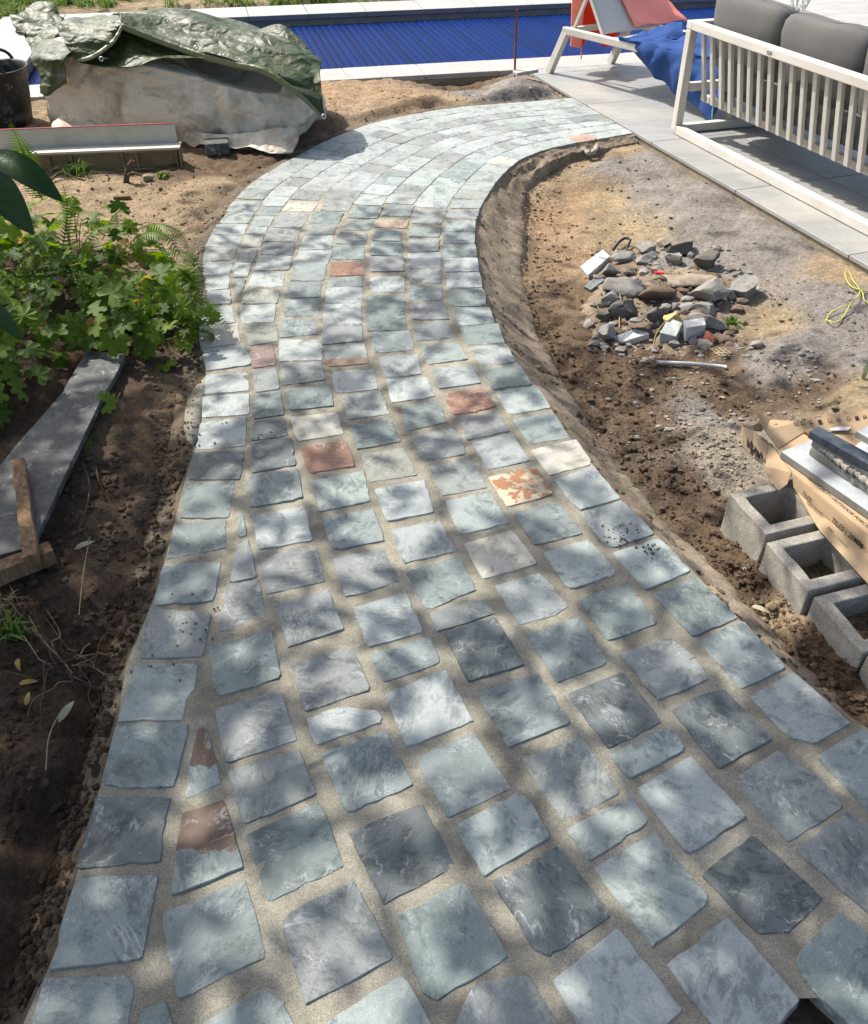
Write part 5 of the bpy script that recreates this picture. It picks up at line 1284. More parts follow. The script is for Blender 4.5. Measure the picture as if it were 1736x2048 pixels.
def frond(parent, pts, plen, pairs, mat='fern', name='frond', droop=.3, width=.30):
    """one fern frond: a curved stalk with rows of toothed leaflets"""
    P = [Vector(p) for p in smoothcurve(pts, int(pairs * 1.5) + 2)]
    parts = [tubevf(P, [.0022 * (1 - .7 * i / len(P)) for i in range(len(P))], 4, False)]
    for i in range(2, len(P) - 1):
        d = (P[min(i + 1, len(P) - 1)] - P[i - 1]).normalized(); side = d.cross(Vector((0, 0, 1)));  side = side.normalized() if side.length > .05 else Vector((1, 0, 0)); up = side.cross(d)
        f = i / (len(P) - 1); ln = plen * math.sin(math.pi * min(1, .12 + f * .86)) ** .75
        if f > .6: ln *= 1 - (f - .6) * .9
        for sg in (-1, 1):
            ax = (side * sg + d * .35 + up * -droop * .6).normalized(); wv = d * ln * width * .40
            n = 5; vs = []
            for k in range(n + 1):
                t_ = k / n; c = P[i] + ax * ln * t_ + up * (-droop * ln * t_ * t_ * .6); w_ = wv * (1 - t_) ** .6 * (1 if k % 2 == 0 else .62) if k < n else wv * 0
                vs += [c - w_, c + w_]
            parts.append((vs, [(2 * k, 2 * k + 1, 2 * k + 3, 2 * k + 2) for k in range(n)]))
    V_, F_ = merge(parts); return obj(name, V_, F_, M[mat], parent, False)
def fernthing(label, base, fronds):
    t_ = thing('fern', label, 'fern', base, 'ferns left of the path')
    for pts, pl, pr in fronds: frond(t_, pts, pl, pr)
    return t_
fernthing('fern with long fronds arching out over the path edge', Vector((-1.15, 3.15, 0)), [
  ([gy(300, 600, 3.15), gy(370, 590, 3.05), gy(420, 610, 2.98), gy(462, 660, 2.92)], .055, 20),
  ([gy(300, 585, 3.2), gy(352, 560, 3.15), gy(392, 575, 3.1), gy(414, 640, 3.06)], .050, 18),
  ([gy(300, 500, 3.45), gy(345, 500, 3.4), gy(390, 520, 3.35), gy(412, 585, 3.3)], .055, 18),
  ([gy(290, 560, 3.3), gy(340, 530, 3.22), gy(385, 545, 3.15), gy(400, 600, 3.1)], .055, 18),
  ([gy(310, 610, 3.1), gy(355, 600, 3.02), gy(400, 628, 2.95), gy(428, 668, 2.9)], .050, 18),
  ([gy(230, 520, 3.4), gy(280, 470, 3.42), gy(330, 470, 3.4), gy(368, 520, 3.36)], .055, 18),
  ([gy(250, 470, 3.55), gy(310, 448, 3.5), gy(355, 462, 3.45), gy(378, 498, 3.42)], .050, 18)])
fernthing('fern with upright fronds rising among the geranium leaves', Vector((-1.6, 3.4, 0)), [
  ([gy(120, 560, 3.3), gy(128, 480, 3.4), gy(134, 420, 3.45), gy(126, 368, 3.5)], .05, 18),
  ([gy(205, 480, 3.5), gy(222, 440, 3.55), gy(240, 420, 3.55), gy(247, 424, 3.5)], .05, 14),
  ([gy(60, 560, 3.2), gy(90, 480, 3.3), gy(110, 440, 3.3), (gy(150, 400, 3.4))], .06, 18),
  ([gy(150, 520, 3.4), gy(180, 470, 3.45), gy(215, 450, 3.5), gy(262, 446, 3.5)], .05, 16),
  ([gy(20, 620, 3.0), gy(40, 540, 3.1), gy(80, 500, 3.15), gy(140, 490, 3.2)], .055, 18)])
fernthing('single upright fern frond before the black tub', Vector((-1.62, 3.6, .1)), [
  ([gy(85, 400, 3.0), gy(62, 350, 3.05), gy(45, 300, 3.08), gy(21, 246, 3.1)], .055, 22)])

# laurel branch reaching in from the left, close to the camera
lau = thing('laurel_branch', 'dark laurel branch with big glossy leaves reaching in at the left', 'branch', Vector((-1.55, 1.5, .55)))
def bigleaf(a, b_, wd, nrm, parent):
    a = Vector(a); b_ = Vector(b_); d = b_ - a; ln = d.length; d.normalize(); s = d.cross(Vector(nrm)).normalized(); u = s.cross(d)
    vs = []; n = 14
    for i in range(n + 1):
        t_ = i / n; w_ = wd * math.sin(math.pi * t_ ** .8) ** .75
        c = a + d * ln * t_ + u * (.10 * ln * math.sin(math.pi * t_)); 
        vs += [c - s * w_ + u * w_ * .25, c - s * w_ * .5 + u * w_ * .07, c, c + s * w_ * .5 + u * w_ * .07, c + s * w_ + u * w_ * .25]
    fs = [(i * 5 + k, i * 5 + k + 1, i * 5 + 6 + k, i * 5 + 5 + k) for i in range(n) for k in range(4)]
    return obj('leaf', vs, fs, M['laurel'], parent, True)
bigleaf(gy(-25, 305, 1.75), gy(127, 405, 1.70), .030, (.2, -.5, .8), lau)
bigleaf(gy(-30, 330, 1.72), gy(68, 470, 1.66), .032, (-.3, -.3, .9), lau)
bigleaf(gy(-40, 590, 1.55), gy(48, 682, 1.5), .018, (0, -.6, .8), lau)
part('stem', tubevf(smoothcurve([gy(-160, 200, 1.8), gy(-80, 270, 1.78), gy(-25, 306, 1.75), gy(-30, 332, 1.72), gy(-42, 590, 1.55)], 14), .005, 6), M['bark'], lau, True)

def tuft(parent, c, n, h, spread, mat, seed, joined=True, wd=.0022):
    r = random.Random(seed); vs = []; fs = []
    for k in range(n):
        an = r.uniform(0, 6.28); x0 = c + Vector((r.gauss(0, spread * .3), r.gauss(0, spread * .3), 0)); le = r.uniform(.5, 1) * h; out = r.uniform(.15, 1.0) * spread
        d = Vector((math.cos(an), math.sin(an), 0)); s = Vector((-d.y, d.x, 0)) * wd
        p1 = x0 + d * out * .35 + Vector((0, 0, le * .65)); p2 = x0 + d * out + Vector((0, 0, le * (1 - .5 * out / max(spread, .01))))
        b = len(vs); vs += [x0 - s, x0 + s, p1 + s * .8, p1 - s * .8, p2]; fs += [(b, b + 1, b + 2, b + 3), (b + 3, b + 2, b + 4)]
    return vs, fs
def grass_thing(label, px, py, n, h, sp2, mat, seed, wd=.002):
    c = onground(px, py); V_, F_ = tuft(None, c, n, h, sp2, mat, seed, wd=wd); o = obj('grass_tuft', V_, F_, M[mat], None, False, origin=c); tag(o, label, 'grass', 'grass tufts'); return o
grass_thing('feathery grass tuft growing before the metal channel', 155, 352, 70, .14, .13, 'grass', 3)
grass_thing('small bright green weed right of the dead stump', 326, 356, 26, .05, .045, 'grass', 4, .006)
grass_thing('grass tuft at the left end of the metal channel', 18, 305, 90, .16, .14, 'grass', 5, .003)
grass_thing('thin grass shoots before the near pool coping', 705, 178, 9, .16, .05, 'grass', 6, .003)
grass_thing('dry grass wisps on the soil below the timber offcut', 12, 1225, 50, .07, .06, 'drygrass', 7, .0012)
grass_thing('dark low weed below the timber offcut at the frame edge', 18, 1270, 46, .05, .07, 'grass', 8, .004)
grass_thing('limp green weed growing at the right of the rubble heap', 1462, 652, 40, .05, .06, 'grass', 9, .005)
grass_thing('single thin weed stalk on the sand heap at right', 1728, 760, 5, .16, .02, 'grass', 10, .002)
# grass beyond the pool (uncountable)
vs_, fs_ = [], []; r = random.Random(21)
for k in range(330):
    if k < 120: px, py = r.gauss(60, 90), r.uniform(-40, 14)
    elif k < 270: px, py = r.uniform(540, 1080), r.uniform(-22, 14)
    else: px, py = r.uniform(100, 700), r.uniform(-60, 14)
    if py > 16: continue
    p = gp(px, py); a, bq = pd(p.x, p.y)
    if -POOL_W - .62 < bq < .4 and pool_lo - 1.0 < a < pool_hi + .4: continue
    c = Vector((p.x, p.y, gz(p.x, p.y))); v2, f2 = tuft(None, c, 60, r.uniform(.08, .16), .16, 'grass', k, wd=.004)
    b = len(vs_); vs_ += v2; fs_ += [tuple(i + b for i in f) for f in f2]
for k in range(26):
    px, py = r.gauss(8, 16), r.gauss(32, 9); p = gp(px, py); c = Vector((p.x, p.y, gz(p.x, p.y))); a, bq = pd(p.x, p.y)
    if -POOL_W - .62 < bq < .4 and a > pool_lo - 1.0: continue
    v2, f2 = tuft(None, c, 70, .16, .18, 'grass', 900 + k, wd=.005); b = len(vs_); vs_ += v2; fs_ += [tuple(i + b for i in f) for f in f2]
o = obj('grass', vs_, fs_, M['grass'], None, False, kind='stuff'); o['label'] = 'sparse green grass on the sandy bank beyond the pool'; o['category'] = 'grass'

# ================================================================== right: rubble heap
def rub(px, py, wpx, hpx, mat, label, seed, cat='rubble', cuts=7, rough=.07, lift=0.0, flat=.6, name='rubble_stone', tilt=0, rz=None):
    wpx *= 1.18; hpx *= 1.15; p = onground(px, py + hpx * .25); zc = p.y * C_ + (CAM_H - p.z) * S_
    sx = wpx / FPX * zc / 2 * .92; sz = hpx / FPX * zc / 2 / .95 * .85; sy = (sx + sz) / 2 * .9
    r_ = random.Random(seed)
    V_, F_ = rockvf(p + Vector((0, 0, sz * flat + lift)), sx, sy, sz, rz if rz is not None else r_.uniform(-.3, .3), seed, cuts, rough, 3, tilt)
    o = obj(name, V_, F_, M[mat], None, rough > .1)
    if rough <= .1:
        for pl in o.data.polygons: pl.use_smooth = False
    return tag(o, label, cat)
def cq(x, y): return 1130 + x * .2477, 440 + y * .2477
# low mound of spoil under the stones
mc = onground(1330, 620); mv = []; mf = []; n_ = 60
for j in range(n_):
    for i in range(n_):
        a, b2 = (i / (n_ - 1) * 2 - 1), (j / (n_ - 1) * 2 - 1); x = mc.x + a * .42; y = mc.y + .02 + b2 * .42
        rr = math.sqrt(a * a + b2 * b2); h = .060 * max(0, 1 - rr * rr) ** 1.0 
        mv.append((x, y, gz(x, y) + h - .012 + (.010 * float(fbm(x * 14, y * 14, 3)) + .007 * float(fbm(x * 45, y * 45, 2))) * (rr < .97)))
for j in range(n_ - 1):
    for i in range(n_ - 1): mf.append((j * n_ + i, j * n_ + i + 1, j * n_ + n_ + i + 1, j * n_ + n_ + i))
me_ = obj('spoil_heap', mv, mf, M['spoil'], None, True); tag(me_, 'low heap of tan spoil beneath the broken stones', 'soil heap')
MH = {}
def heap_z(x, y):
    a = (x - mc.x) / .42; b2 = (y - mc.y - .02) / .42; rr = a * a + b2 * b2
    return gz(x, y) + (.060 * max(0, 1 - rr) - .012 if rr < 1 else 0)
_og = onground
def onground(px, py, it=4):
    z = -.08
    for _ in range(it): p = gp(px, py, z); z = heap_z(p.x, p.y)
    return gp(px, py, z)
RB = [(360, 400, 170, 130, 'rock_grey', 'rough grey block beside the pale slab at the left of the heap', 31, 6, .05), (660, 235, 160, 110, 'rock_grey', 'angular grey stone at the back of the rubble heap', 32, 8, .04), (650, 305, 170, 80, 'rock_grey', 'low grey stone just before the back stones of the heap', 33, 6, .12), (490, 305, 180, 70, 'rock_grey', 'flat grey stone at the back left of the heap', 34, 6, .05), (415, 275, 130, 70, 'rock_grey', 'small grey lump under the black hose at the back left', 35, 6, .12), (785, 185, 110, 90, 'rock_tan', 'pale sandy lump at the very back of the heap', 36, 6, .1), (955, 235, 220, 120, 'rock_dark', 'wedge-shaped dark grey stone at the back of the heap', 37, 9, .03), (885, 320, 150, 150, 'rock_grey', 'pointed grey stone in the upper middle of the heap', 38, 9, .04), (1110, 320, 230, 180, 'rock_dark', 'biggest dark grey block at the upper right of the heap', 39, 9, .04), (1170, 580, 340, 210, 'rock_grey', 'large sloping stone in the right half of the heap', 40, 7, .06), (1450, 555, 250, 180, 'rock_grey', 'rounded grey boulder at the far right of the heap', 41, 6, .06), (1000, 480, 320, 110, 'rock_tan', 'crumbling sandy clump in the middle of the heap', 42, 5, .2), (420, 540, 330, 110, 'rock_grey', 'long grey clod across the left of the heap', 43, 5, .2), (365, 620, 160, 110, 'rock_grey', 'rounded grey stone low on the left of the heap', 44, 5, .09), (700, 590, 280, 150, 'rock_brown', 'dark brown earth clod in the centre of the heap', 45, 4, .22), (490, 740, 230, 150, 'rock_dark', 'dark rough stone at the lower left of the heap', 46, 7, .1), (330, 775, 150, 90, 'rock_dark', 'small dark stone left of the lower dark rock', 47, 6, .1), (720, 765, 190, 140, 'rock_dark', 'dark lump just above the yellow brick fragment', 48, 6, .14), (640, 865, 200, 100, 'rock_brown', 'dark brown clod above the white flat slab', 49, 6, .14), (1150, 820, 280, 120, 'rock_grey', 'grey-brown rough stone at the lower right of the heap', 50, 7, .1), (1120, 720, 200, 90, 'rock_grey', 'small grey stone under the large sloping stone', 51, 7, .06), (890, 695, 110, 70, 'rock_grey', 'little grey chip in the middle front of the heap', 52, 7, .06), (975, 705, 100, 70, 'rock_grey', 'little grey stone touching the large sloping stone', 53, 7, .06), (350, 920, 190, 150, 'rock_grey', 'greenish grey cut stone at the front left of the heap', 54, 9, .03), (1290, 965, 160, 90, 'rock_brown', 'brown lump at the front right of the heap', 55, 6, .12), (1545, 1000, 110, 60, 'rock_grey', 'grey chip right of the heap front', 56, 7, .06), (1310, 590, 120, 110, 'rock_grey', 'small grey stone squeezed before the rounded boulder', 57, 7, .06), (1190, 400, 130, 60, 'rock_grey', 'gravelly lump below the biggest dark block', 58, 5, .16)]
for x, y, w_, h_, mt, lb, sd, cu, ro in RB:
    px, py = cq(x, y); rub(px, py, w_ * .2477, h_ * .2477, mt, lb, sd, 'rubble', cu + 7, ro * .8)
def slab_c(pts, zoff, th, mat, label, cat='stone', name='stone_offcut'):
    q = [onground(*cq(x, y)) for x, y in pts]; top = [p + Vector((0, 0, zoff + dz)) for p, dz in zip(q, [0] * len(q))]
    n = len(top); vs = [p + Vector((.004, .004, -th)) for p in top] + top
    ar = sum(top[i].x * top[(i + 1) % n].y - top[i].y * top[(i + 1) % n].x for i in range(n))
    fs = [tuple(range(n, 2 * n)), tuple(range(n))[::-1]] + [(i, (i + 1) % n, n + (i + 1) % n, n + i) for i in range(n)]
    if ar < 0: fs = [f[::-1] for f in fs]
    o = obj(name, vs, fs, mat); bevel(o, .003, 2); return tag(o, label, cat)
slab_c([(112, 420), (300, 280), (360, 335), (185, 488)], .03, .035, M['s_v'], 'pale flat stone offcut leaning at the left of the heap')
slab_c([(150, 550), (275, 455), (320, 500), (205, 583)], .012, .03, M['s_t'], 'bluish stone offcut below the pale flat offcut')
slab_c([(388, 975), (595, 895), (678, 948), (455, 1025)], .02, .03, M['s_v'], 'whitest flat stone slab at the front of the heap')
slab_c([(755, 985), (820, 862), (938, 905), (885, 1020)], .045, .06, M['s_w'], 'pale bluish cut stone at the front of the heap')
slab_c([(938, 905), (1105, 880), (1122, 940), (965, 965)], .055, .07, M['s_v'], 'pale cube-shaped stone right of the bluish cut stone')
p_ = onground(*cq(870, 840)); o = obj('brick_fragment', *rockvf(p_ + Vector((0, 0, .03)), .042, .03, .025, -.5, 71, 8, .03), M['brick_y']); tag(o, 'broken yellow brick fragment in the heap front', 'brick')
p_ = onground(*cq(1165, 985)); o = obj('brick_fragment', *rockvf(p_ + Vector((0, 0, .02)), .03, .025, .028, .2, 72, 9, .02), M['brick_r']); tag(o, 'dark red brick fragment right of the pale cube stone', 'brick')
p_ = onground(*cq(205, 860)); o = obj('stone_chip', *rockvf(p_ + Vector((0, 0, .012)), .028, .02, .018, 0, 73, 9, .02), M['s_y']); tag(o, 'cream stone chip lying left of the heap', 'stone')
p_ = onground(*cq(1130, 1035)); o = obj('stone_chip', *rockvf(p_ + Vector((0, 0, .008)), .018, .014, .012, 0, 74, 8, .03), M['brick_y']); tag(o, 'tiny yellow chip in front of the pale cube stone', 'stone')
p_ = onground(1516, 582); o = obj('stone_chip', *rockvf(p_ + Vector((0, 0, .008)), .028, .014, .009, 0, 75, 8, .03), M['s_y']); tag(o, 'flat tan chip on the grey sand left of the string', 'stone')
p_ = onground(*cq(757, 445)); o = obj('plastic_clip', *boxvf(p_ + Vector((0, 0, .012)), (1, -.35, .1), (.35, 1, 0), (0, 0, 1), .024, .007, .004), M['clip']); bevel(o, .002, 1); tag(o, 'bright red plastic clip lying on the rubble heap', 'clip')
hs = [onground(*cq(x, y)) + Vector((0, 0, z)) for x, y, z in ((385, 255, .01), (430, 222, .03), (480, 205, .04), (520, 215, .035), (498, 245, .02), (492, 280, .005))]
twig('hose_piece', hs, .008, .006, 'dark', 'black twisted hose scrap at the back of the heap', 'hose', 7)
twig('stick', [onground(*cq(436, 900)) + Vector((0, 0, .005)), onground(*cq(436, 800)) + Vector((0, 0, .02)), onground(*cq(445, 720)) + Vector((0, 0, .03)), onground(*cq(430, 650)) + Vector((0, 0, .04))], .003, .003, 'straw', 'pale stick standing against the lower dark rock', 'stick')
twig('stick', [onground(*cq(705, 1060)), onground(*cq(725, 970)) + Vector((0, 0, .02)), onground(*cq(760, 920)) + Vector((0, 0, .03)), onground(*cq(805, 880)) + Vector((0, 0, .04))], .003, .002, 'straw', 'bent brown stick before the bluish cut stone', 'stick')
a, b_ = onground(1312, 729), onground(1452, 737)
twig('conduit_pipe', [a + Vector((0, 0, .01)), (a + b_) / 2 + Vector((0, 0, .012)), b_ + Vector((0, 0, .006))], .0085, .0085, 'pvc', 'straight pale conduit pipe on the soil below the heap', 'pipe', 8)
lat = thing('plastic_lattice', 'cream plastic lattice scrap half buried before the heap', 'lattice', onground(*cq(1290, 1065)))
g00 = onground(*cq(1160, 1045)) + Vector((0, 0, .008)); gu = (onground(*cq(1400, 1030)) - onground(*cq(1160, 1045))) / 6; gv = (onground(*cq(1250, 1100)) - onground(*cq(1160, 1045))) / 3
gu.z *= .4; gv.z *= .4
for i in range(7): part('bar', barvf(g00 + gu * i, g00 + gu * i + gv * 3, .003, .003), M['brick_y'], lat)
for i in range(4): part('bar', barvf(g00 + gv * i, g00 + gv * i + gu * 6, .003, .003), M['s_y'], lat)
sg_ = [(1690, 552), (1700, 575), (1716, 588), (1724, 592), (1740, 585)]
ST = [(1738, 612), (1726, 606), (1720, 592), (1700, 575), (1688, 556), (1694, 551), (1704, 562), (1718, 590), (1700, 615), (1686, 636), (1668, 653), (1656, 652), (1652, 642), (1662, 630), (1690, 621)]
P_ = [onground(*q) + Vector((0, 0, .008 + .008 * (i % 3))) for i, q in enumerate(ST)]
V_, F_ = tubevf(smoothcurve(P_, 70), .0028, 5); o = obj('string_loop', V_, F_, M['string'], None, True); tag(o, 'yellow builders string looped on the grey sand', 'string')
V_, F_ = tubevf(smoothcurve([P_[2], onground(1730, 586) + Vector((0, 0, .01)), onground(1760, 582) + Vector((0, 0, .01))], 12), .0028, 5); o = obj('string_end', V_, F_, M['string'], None, True); tag(o, 'loose end of the yellow string running out of frame', 'string')

# ================================================================== concrete blocks, carton, porcelain offcuts
d1 = np.array([.265, -.964]); d2 = np.array([.950, .300]); ZB = .045
b00 = np.array(gp(1459, 985, ZB)[:2])
def blockvf(o2, wd, dp, zt_, ht, wall=.034):
    def P(a, b2, z): p = o2 + d1 * a + d2 * b2; return Vector((p[0], p[1], z))
    parts = []
    def bx(a0, a1, b0, b1):
        c = P((a0 + a1) / 2, (b0 + b1) / 2, zt_ - ht / 2); parts.append(boxvf(c, V3(d1), V3(d2), (0, 0, 1), (a1 - a0) / 2, (b1 - b0) / 2, ht / 2))
    return P
def block(k, off, wd, label, skew=0, dz=0):
    o2 = b00 + d1 * off + d2 * skew; zt_ = ZB + dz; ht = .20; dp = .40; wl = .034
    xs = [0, wl, wd - wl, wd]; ys = [0, wl, dp / 2 - wl / 2, dp / 2 + wl / 2, dp - wl, dp]
    bm = bmesh.new(); g = {}
    for zi, z in enumerate((zt_ - ht, zt_)):
        for i, a in enumerate(xs):
            for j, b2 in enumerate(ys):
                p = o2 + d1 * a + d2 * b2; g[i, j, zi] = bm.verts.new((p[0], p[1], z))
    hole = lambda i, j: i == 1 and j in (1, 3)
    for i in range(3):
        for j in range(5):
            if hole(i, j):
                for (a, b2), (c, d) in (((i, j), (i + 1, j)), ((i + 1, j), (i + 1, j + 1)), ((i + 1, j + 1), (i, j + 1)), ((i, j + 1), (i, j))):
                    bm.faces.new((g[a, b2, 1], g[c, d, 1], g[c, d, 0], g[a, b2, 0]))
                continue
            bm.faces.new((g[i, j, 1], g[i + 1, j, 1], g[i + 1, j + 1, 1], g[i, j + 1, 1])); bm.faces.new((g[i, j, 0], g[i, j + 1, 0], g[i + 1, j + 1, 0], g[i + 1, j, 0]))
    for i in range(3):
        bm.faces.new((g[i, 0, 0], g[i + 1, 0, 0], g[i + 1, 0, 1], g[i, 0, 1])); bm.faces.new((g[i + 1, 5, 0], g[i, 5, 0], g[i, 5, 1], g[i + 1, 5, 1]))
    for j in range(5):
        bm.faces.new((g[0, j + 1, 0], g[0, j, 0], g[0, j, 1], g[0, j + 1, 1])); bm.faces.new((g[3, j, 0], g[3, j + 1, 0], g[3, j + 1, 1], g[3, j, 1]))
    bmesh.ops.recalc_face_normals(bm, faces=bm.faces)
    bmesh.ops.subdivide_edges(bm, edges=[e for e in bm.edges if e.calc_length() > .05], cuts=3, use_grid_fill=True)
    for v in bm.verts:
        n_ = float(fbm(v.co.x * 30 + k * 7, v.co.y * 30 + v.co.z * 25, 2)); v.co += Vector((n_, -n_, n_)) * .0022
    vs = [v.co.copy() for v in bm.verts]; bm.verts.index_update(); fs = [tuple(v.index for v in f.verts) for f in bm.faces]; bm.free()
    o = obj('concrete_block', vs, fs, M['concrete']); bevel(o, .004, 2); return tag(o, label, 'block', 'hollow blocks beside the path')
block(0, 0, .19, 'hollow concrete block farthest back, at the carton corner')
block(1, .212, .19, 'second hollow concrete block, between farthest and third', -.012, -.006)
block(2, .420, .19, 'third hollow concrete block, cracked across its front wall', -.005, -.012)
block(3, .618, .19, 'nearest hollow concrete block at the right frame edge', .0, -.016)

crt = thing('tile_carton', 'torn brown cardboard tile carton opened out over the blocks', 'carton', gp(1650, 960, .06))
def sheet(name, pts, faces, mat='card', th=.004, parent=crt):
    vs = [gp(x, y, z) for x, y, z in pts]; o = obj(name, vs, faces, M[mat], parent); solid(o, th, 0); return o
ZT = .105
sheet('top_panel', [(1553, 900, ZT), (1612, 862, ZT), (1760, 868, ZT), (1900, 960, ZT), (1760, 1092, ZT), (1586, 947, ZT), (1568, 925, ZT)], [(0, 1, 2, 3, 4, 5, 6)])
sheet('front_panel', [(1585.5, 946.5, ZT), (1672, 1020, ZT), (1760, 1092.5, ZT), (1760, 1130, .07), (1672, 1052, .068), (1588, 975, .07), (1594, 990, .052), (1640, 1062, .05), (1760, 1195, .05)], [(0, 1, 4, 5), (1, 2, 3, 4), (5, 4, 7, 6), (4, 3, 8, 7)])
sheet('rear_flap', [(1512, 823, .165), (1540, 840, .125), (1600, 843, .12), (1680, 830, .13), (1760, 815, .145), (1760, 872, .108), (1680, 866, .108), (1612, 862, .108), (1557, 897, .108), (1530, 862, .13)], [(0, 1, 9), (1, 2, 7, 8, 9), (2, 3, 6, 7), (3, 4, 5, 6)])
sheet('end_flap', [(1484, 852, .150), (1507, 862, .135), (1536, 884, .118), (1531, 934, .075), (1505, 915, .085), (1483, 890, .11)], [(0, 1, 4, 5), (1, 2, 3, 4)])
sheet('corner_flap', [(1537, 885, .115), (1553, 900, ZT), (1568, 925, ZT), (1583, 945, .10), (1575, 968, .07), (1557, 982, .05), (1535, 955, .06), (1529, 934, .075)], [(0, 1, 2, 7), (2, 3, 4, 6, 7), (4, 5, 6)])
sheet('torn_lip', [(1505, 850, .14), (1518, 845, .14), (1530, 852, .13), (1522, 863, .115), (1508, 862, .12)], [(0, 1, 2, 3, 4)])
def lettering(body, o3, xd, yd, size, parent, mat='ink', name='lettering', shear=0.0, bold=0.0, align='LEFT'):
    cu = bpy.data.curves.new('txt', 'FONT'); cu.body = body; cu.size = 1.0; cu.shear = shear; cu.offset = bold; cu.align_x = align
    to = bpy.data.objects.new('txt', cu); COL.objects.link(to); bpy.context.view_layer.update()
    dg = bpy.context.evaluated_depsgraph_get(); me = bpy.data.meshes.new_from_object(to.evaluated_get(dg))
    vs = [v.co.copy() for v in me.vertices]; fs = [tuple(p.vertices) for p in me.polygons]
    bpy.data.objects.remove(to); bpy.data.meshes.remove(me)
    xd = Vector(xd).normalized(); yd = Vector(yd); yd = (yd - xd * yd.dot(xd)).normalized(); nn = xd.cross(yd).normalized()
    return obj(name, [Vector(o3) + (xd * v.x + yd * v.y) * size + nn * .0032 for v in vs], fs, M[mat], parent)
fA, fB, fC = gp(1672, 1020, ZT), gp(1760, 1092.5, ZT), gp(1672, 1052, .068)
xd = fB - fA; yd = fA - fC
xb = gp(1760, 1130, .07) - gp(1588, 975, .07)
lettering('TILES | 20MM', gp(1663, 1042, .072), xb, yd, .021, crt, bold=.012)
lettering('TILES', gp(1604, 988, .074), xb, yd, .017, crt)
xc = gp(1760, 1195, .05) - gp(1640, 1062, .05); yc = gp(1672, 1052, .068) - gp(1640, 1062, .05)
lettering('MM', gp(1652, 1058, .066), xb, yc, .014, crt); lettering('THICKNESS', gp(1674, 1078, .063), xb, yc, .008, crt); lettering('600X900MM', gp(1612, 1006, .066), xb, yc, .012, crt)
lettering('HEAVY DUTY OUTDOOR PORCELAIN TILES', gp(1611, 957, ZT), xd, (0, 0, 0) if False else Vector((-xd.y, xd.x, 0)), .0155, crt, shear=.2)
e0, e1, e2 = gp(1507, 862, .135), gp(1536, 884, .118), gp(1531, 934, .075)
lettering('600x900', gp(1520, 878, .124), e1 - e0, e0 - gp(1505, 915, .085), .014, crt)
for k, (x, y, s) in enumerate(((1500, 889, .03), (1508, 902, .034), (1520, 910, .026))):
    zz = .150 - (y - 862) * .00105
    c = gp(x, y, zz); ax = (e1 - e0).normalized(); ay = (e0 - gp(1505, 915, .085)).normalized(); nn = ax.cross(ay).normalized()
    obj('printed_mark', [c + nn * .0034 + ax * a * s + ay * b2 * s for a, b2 in ((-.4, -.5), (-.1, -.62), (.05, -.1), (.35, -.4), (.45, .1), (.1, .5), (-.05, .05), (-.4, .45))], [tuple(range(8))], M['ink'], crt)
r = random.Random(4)
for k, (x, y) in enumerate(((1552, 851), (1592, 847), (1606, 846), (1622, 845), (1640, 843), (1660, 841), (1678, 839), (1697, 837), (1714, 836), (1730, 834))):
    zz = {1552: .121, 1592: .118}.get(x, .117 + (x - 1606) * .00008)
    s = .011; c = gp(x, y, zz + .006); ax = Vector((.97, .1, .02)); ay = Vector((-.05, .8, .4)).normalized()
    shp = [(-.5, -.5), (.5, -.5), (.5, .5), (-.5, .5)] if k % 3 else [(-.5, -.5), (0, -.2), (.5, -.5), (.2, .1), (.5, .5), (-.4, .4)]
    ring = [c + (ax * a + ay * b2) * s for a, b2 in shp]
    obj('printed_icon', *merge([tubevf(ring + [ring[0]], .0010, 4, False)] + ([(ring, [tuple(range(len(ring)))])] if k in (8, 4) else [])), M['ink'], crt)

def strip(name, a, b_, dep, zt_, th, mat, label, cat='slab', edge=None, rough=0):
    a = gp(*a, zt_); b_ = gp(*b_, zt_); d = (b_ - a); ln = d.length; d.normalize(); s = Vector((-d.y, d.x, 0))
    n = 16; vs = []
    for i in range(n + 1):
        f = i / n; w0 = rng.gauss(0, rough); w1 = rng.gauss(0, rough)
        p = a + d * ln * f; vs += [p + s * w0 + Vector((0, 0, -th)), p + s * w0, p + s * (dep + w1), p + s * (dep + w1) + Vector((0, 0, -th))]
    fs = [(i * 4 + k, i * 4 + (k + 1) % 4, i * 4 + 4 + (k + 1) % 4, i * 4 + 4 + k) for i in range(n) for k in range(4)] + [(3, 2, 1, 0), tuple(n * 4 + k for k in range(4))]
    fs = [f[::-1] for f in fs]
    o = obj(name, vs, fs, M[mat]); 
    if edge:
        o.data.materials.append(M[edge])
        for p in o.data.polygons:
            if abs(p.normal.z) < .5: p.material_index = 1
    bevel(o, .0012, 1); return tag(o, label, cat)
strip('porcelain_offcut', (1562, 903), (1770, 1046), .125, .132, .022, 'slab', 'widest pale grey porcelain offcut lying on the carton', edge='slab_edge')
strip('porcelain_offcut', (1620, 896), (1770, 997), .07, .156, .022, 'slab_edge', 'porcelain strip with a rough mortar ridge, second from the front', edge='slab_edge', rough=.001)
vv = [gp(1640, 893, .165), gp(1662, 912, .166), gp(1690, 934, .168), (gp(1715, 950, .167)), gp(1760, 985, .166)]
V_, F_ = tubevf(smoothcurve(vv, 46), [.008 + .003 * math.sin(i * 2.1) + .002 * math.sin(i * 5.3) for i in range(46)], 7); V_ = [Vector(v) + Vector((0, 0, .003 * float(fbm(v[0] * 120, v[1] * 120, 2)))) for v in V_]
tag(obj('mortar_ridge', V_, F_, M['concrete'], None, True), 'rough ridge of dried mortar stuck along the porcelain strip', 'mortar')
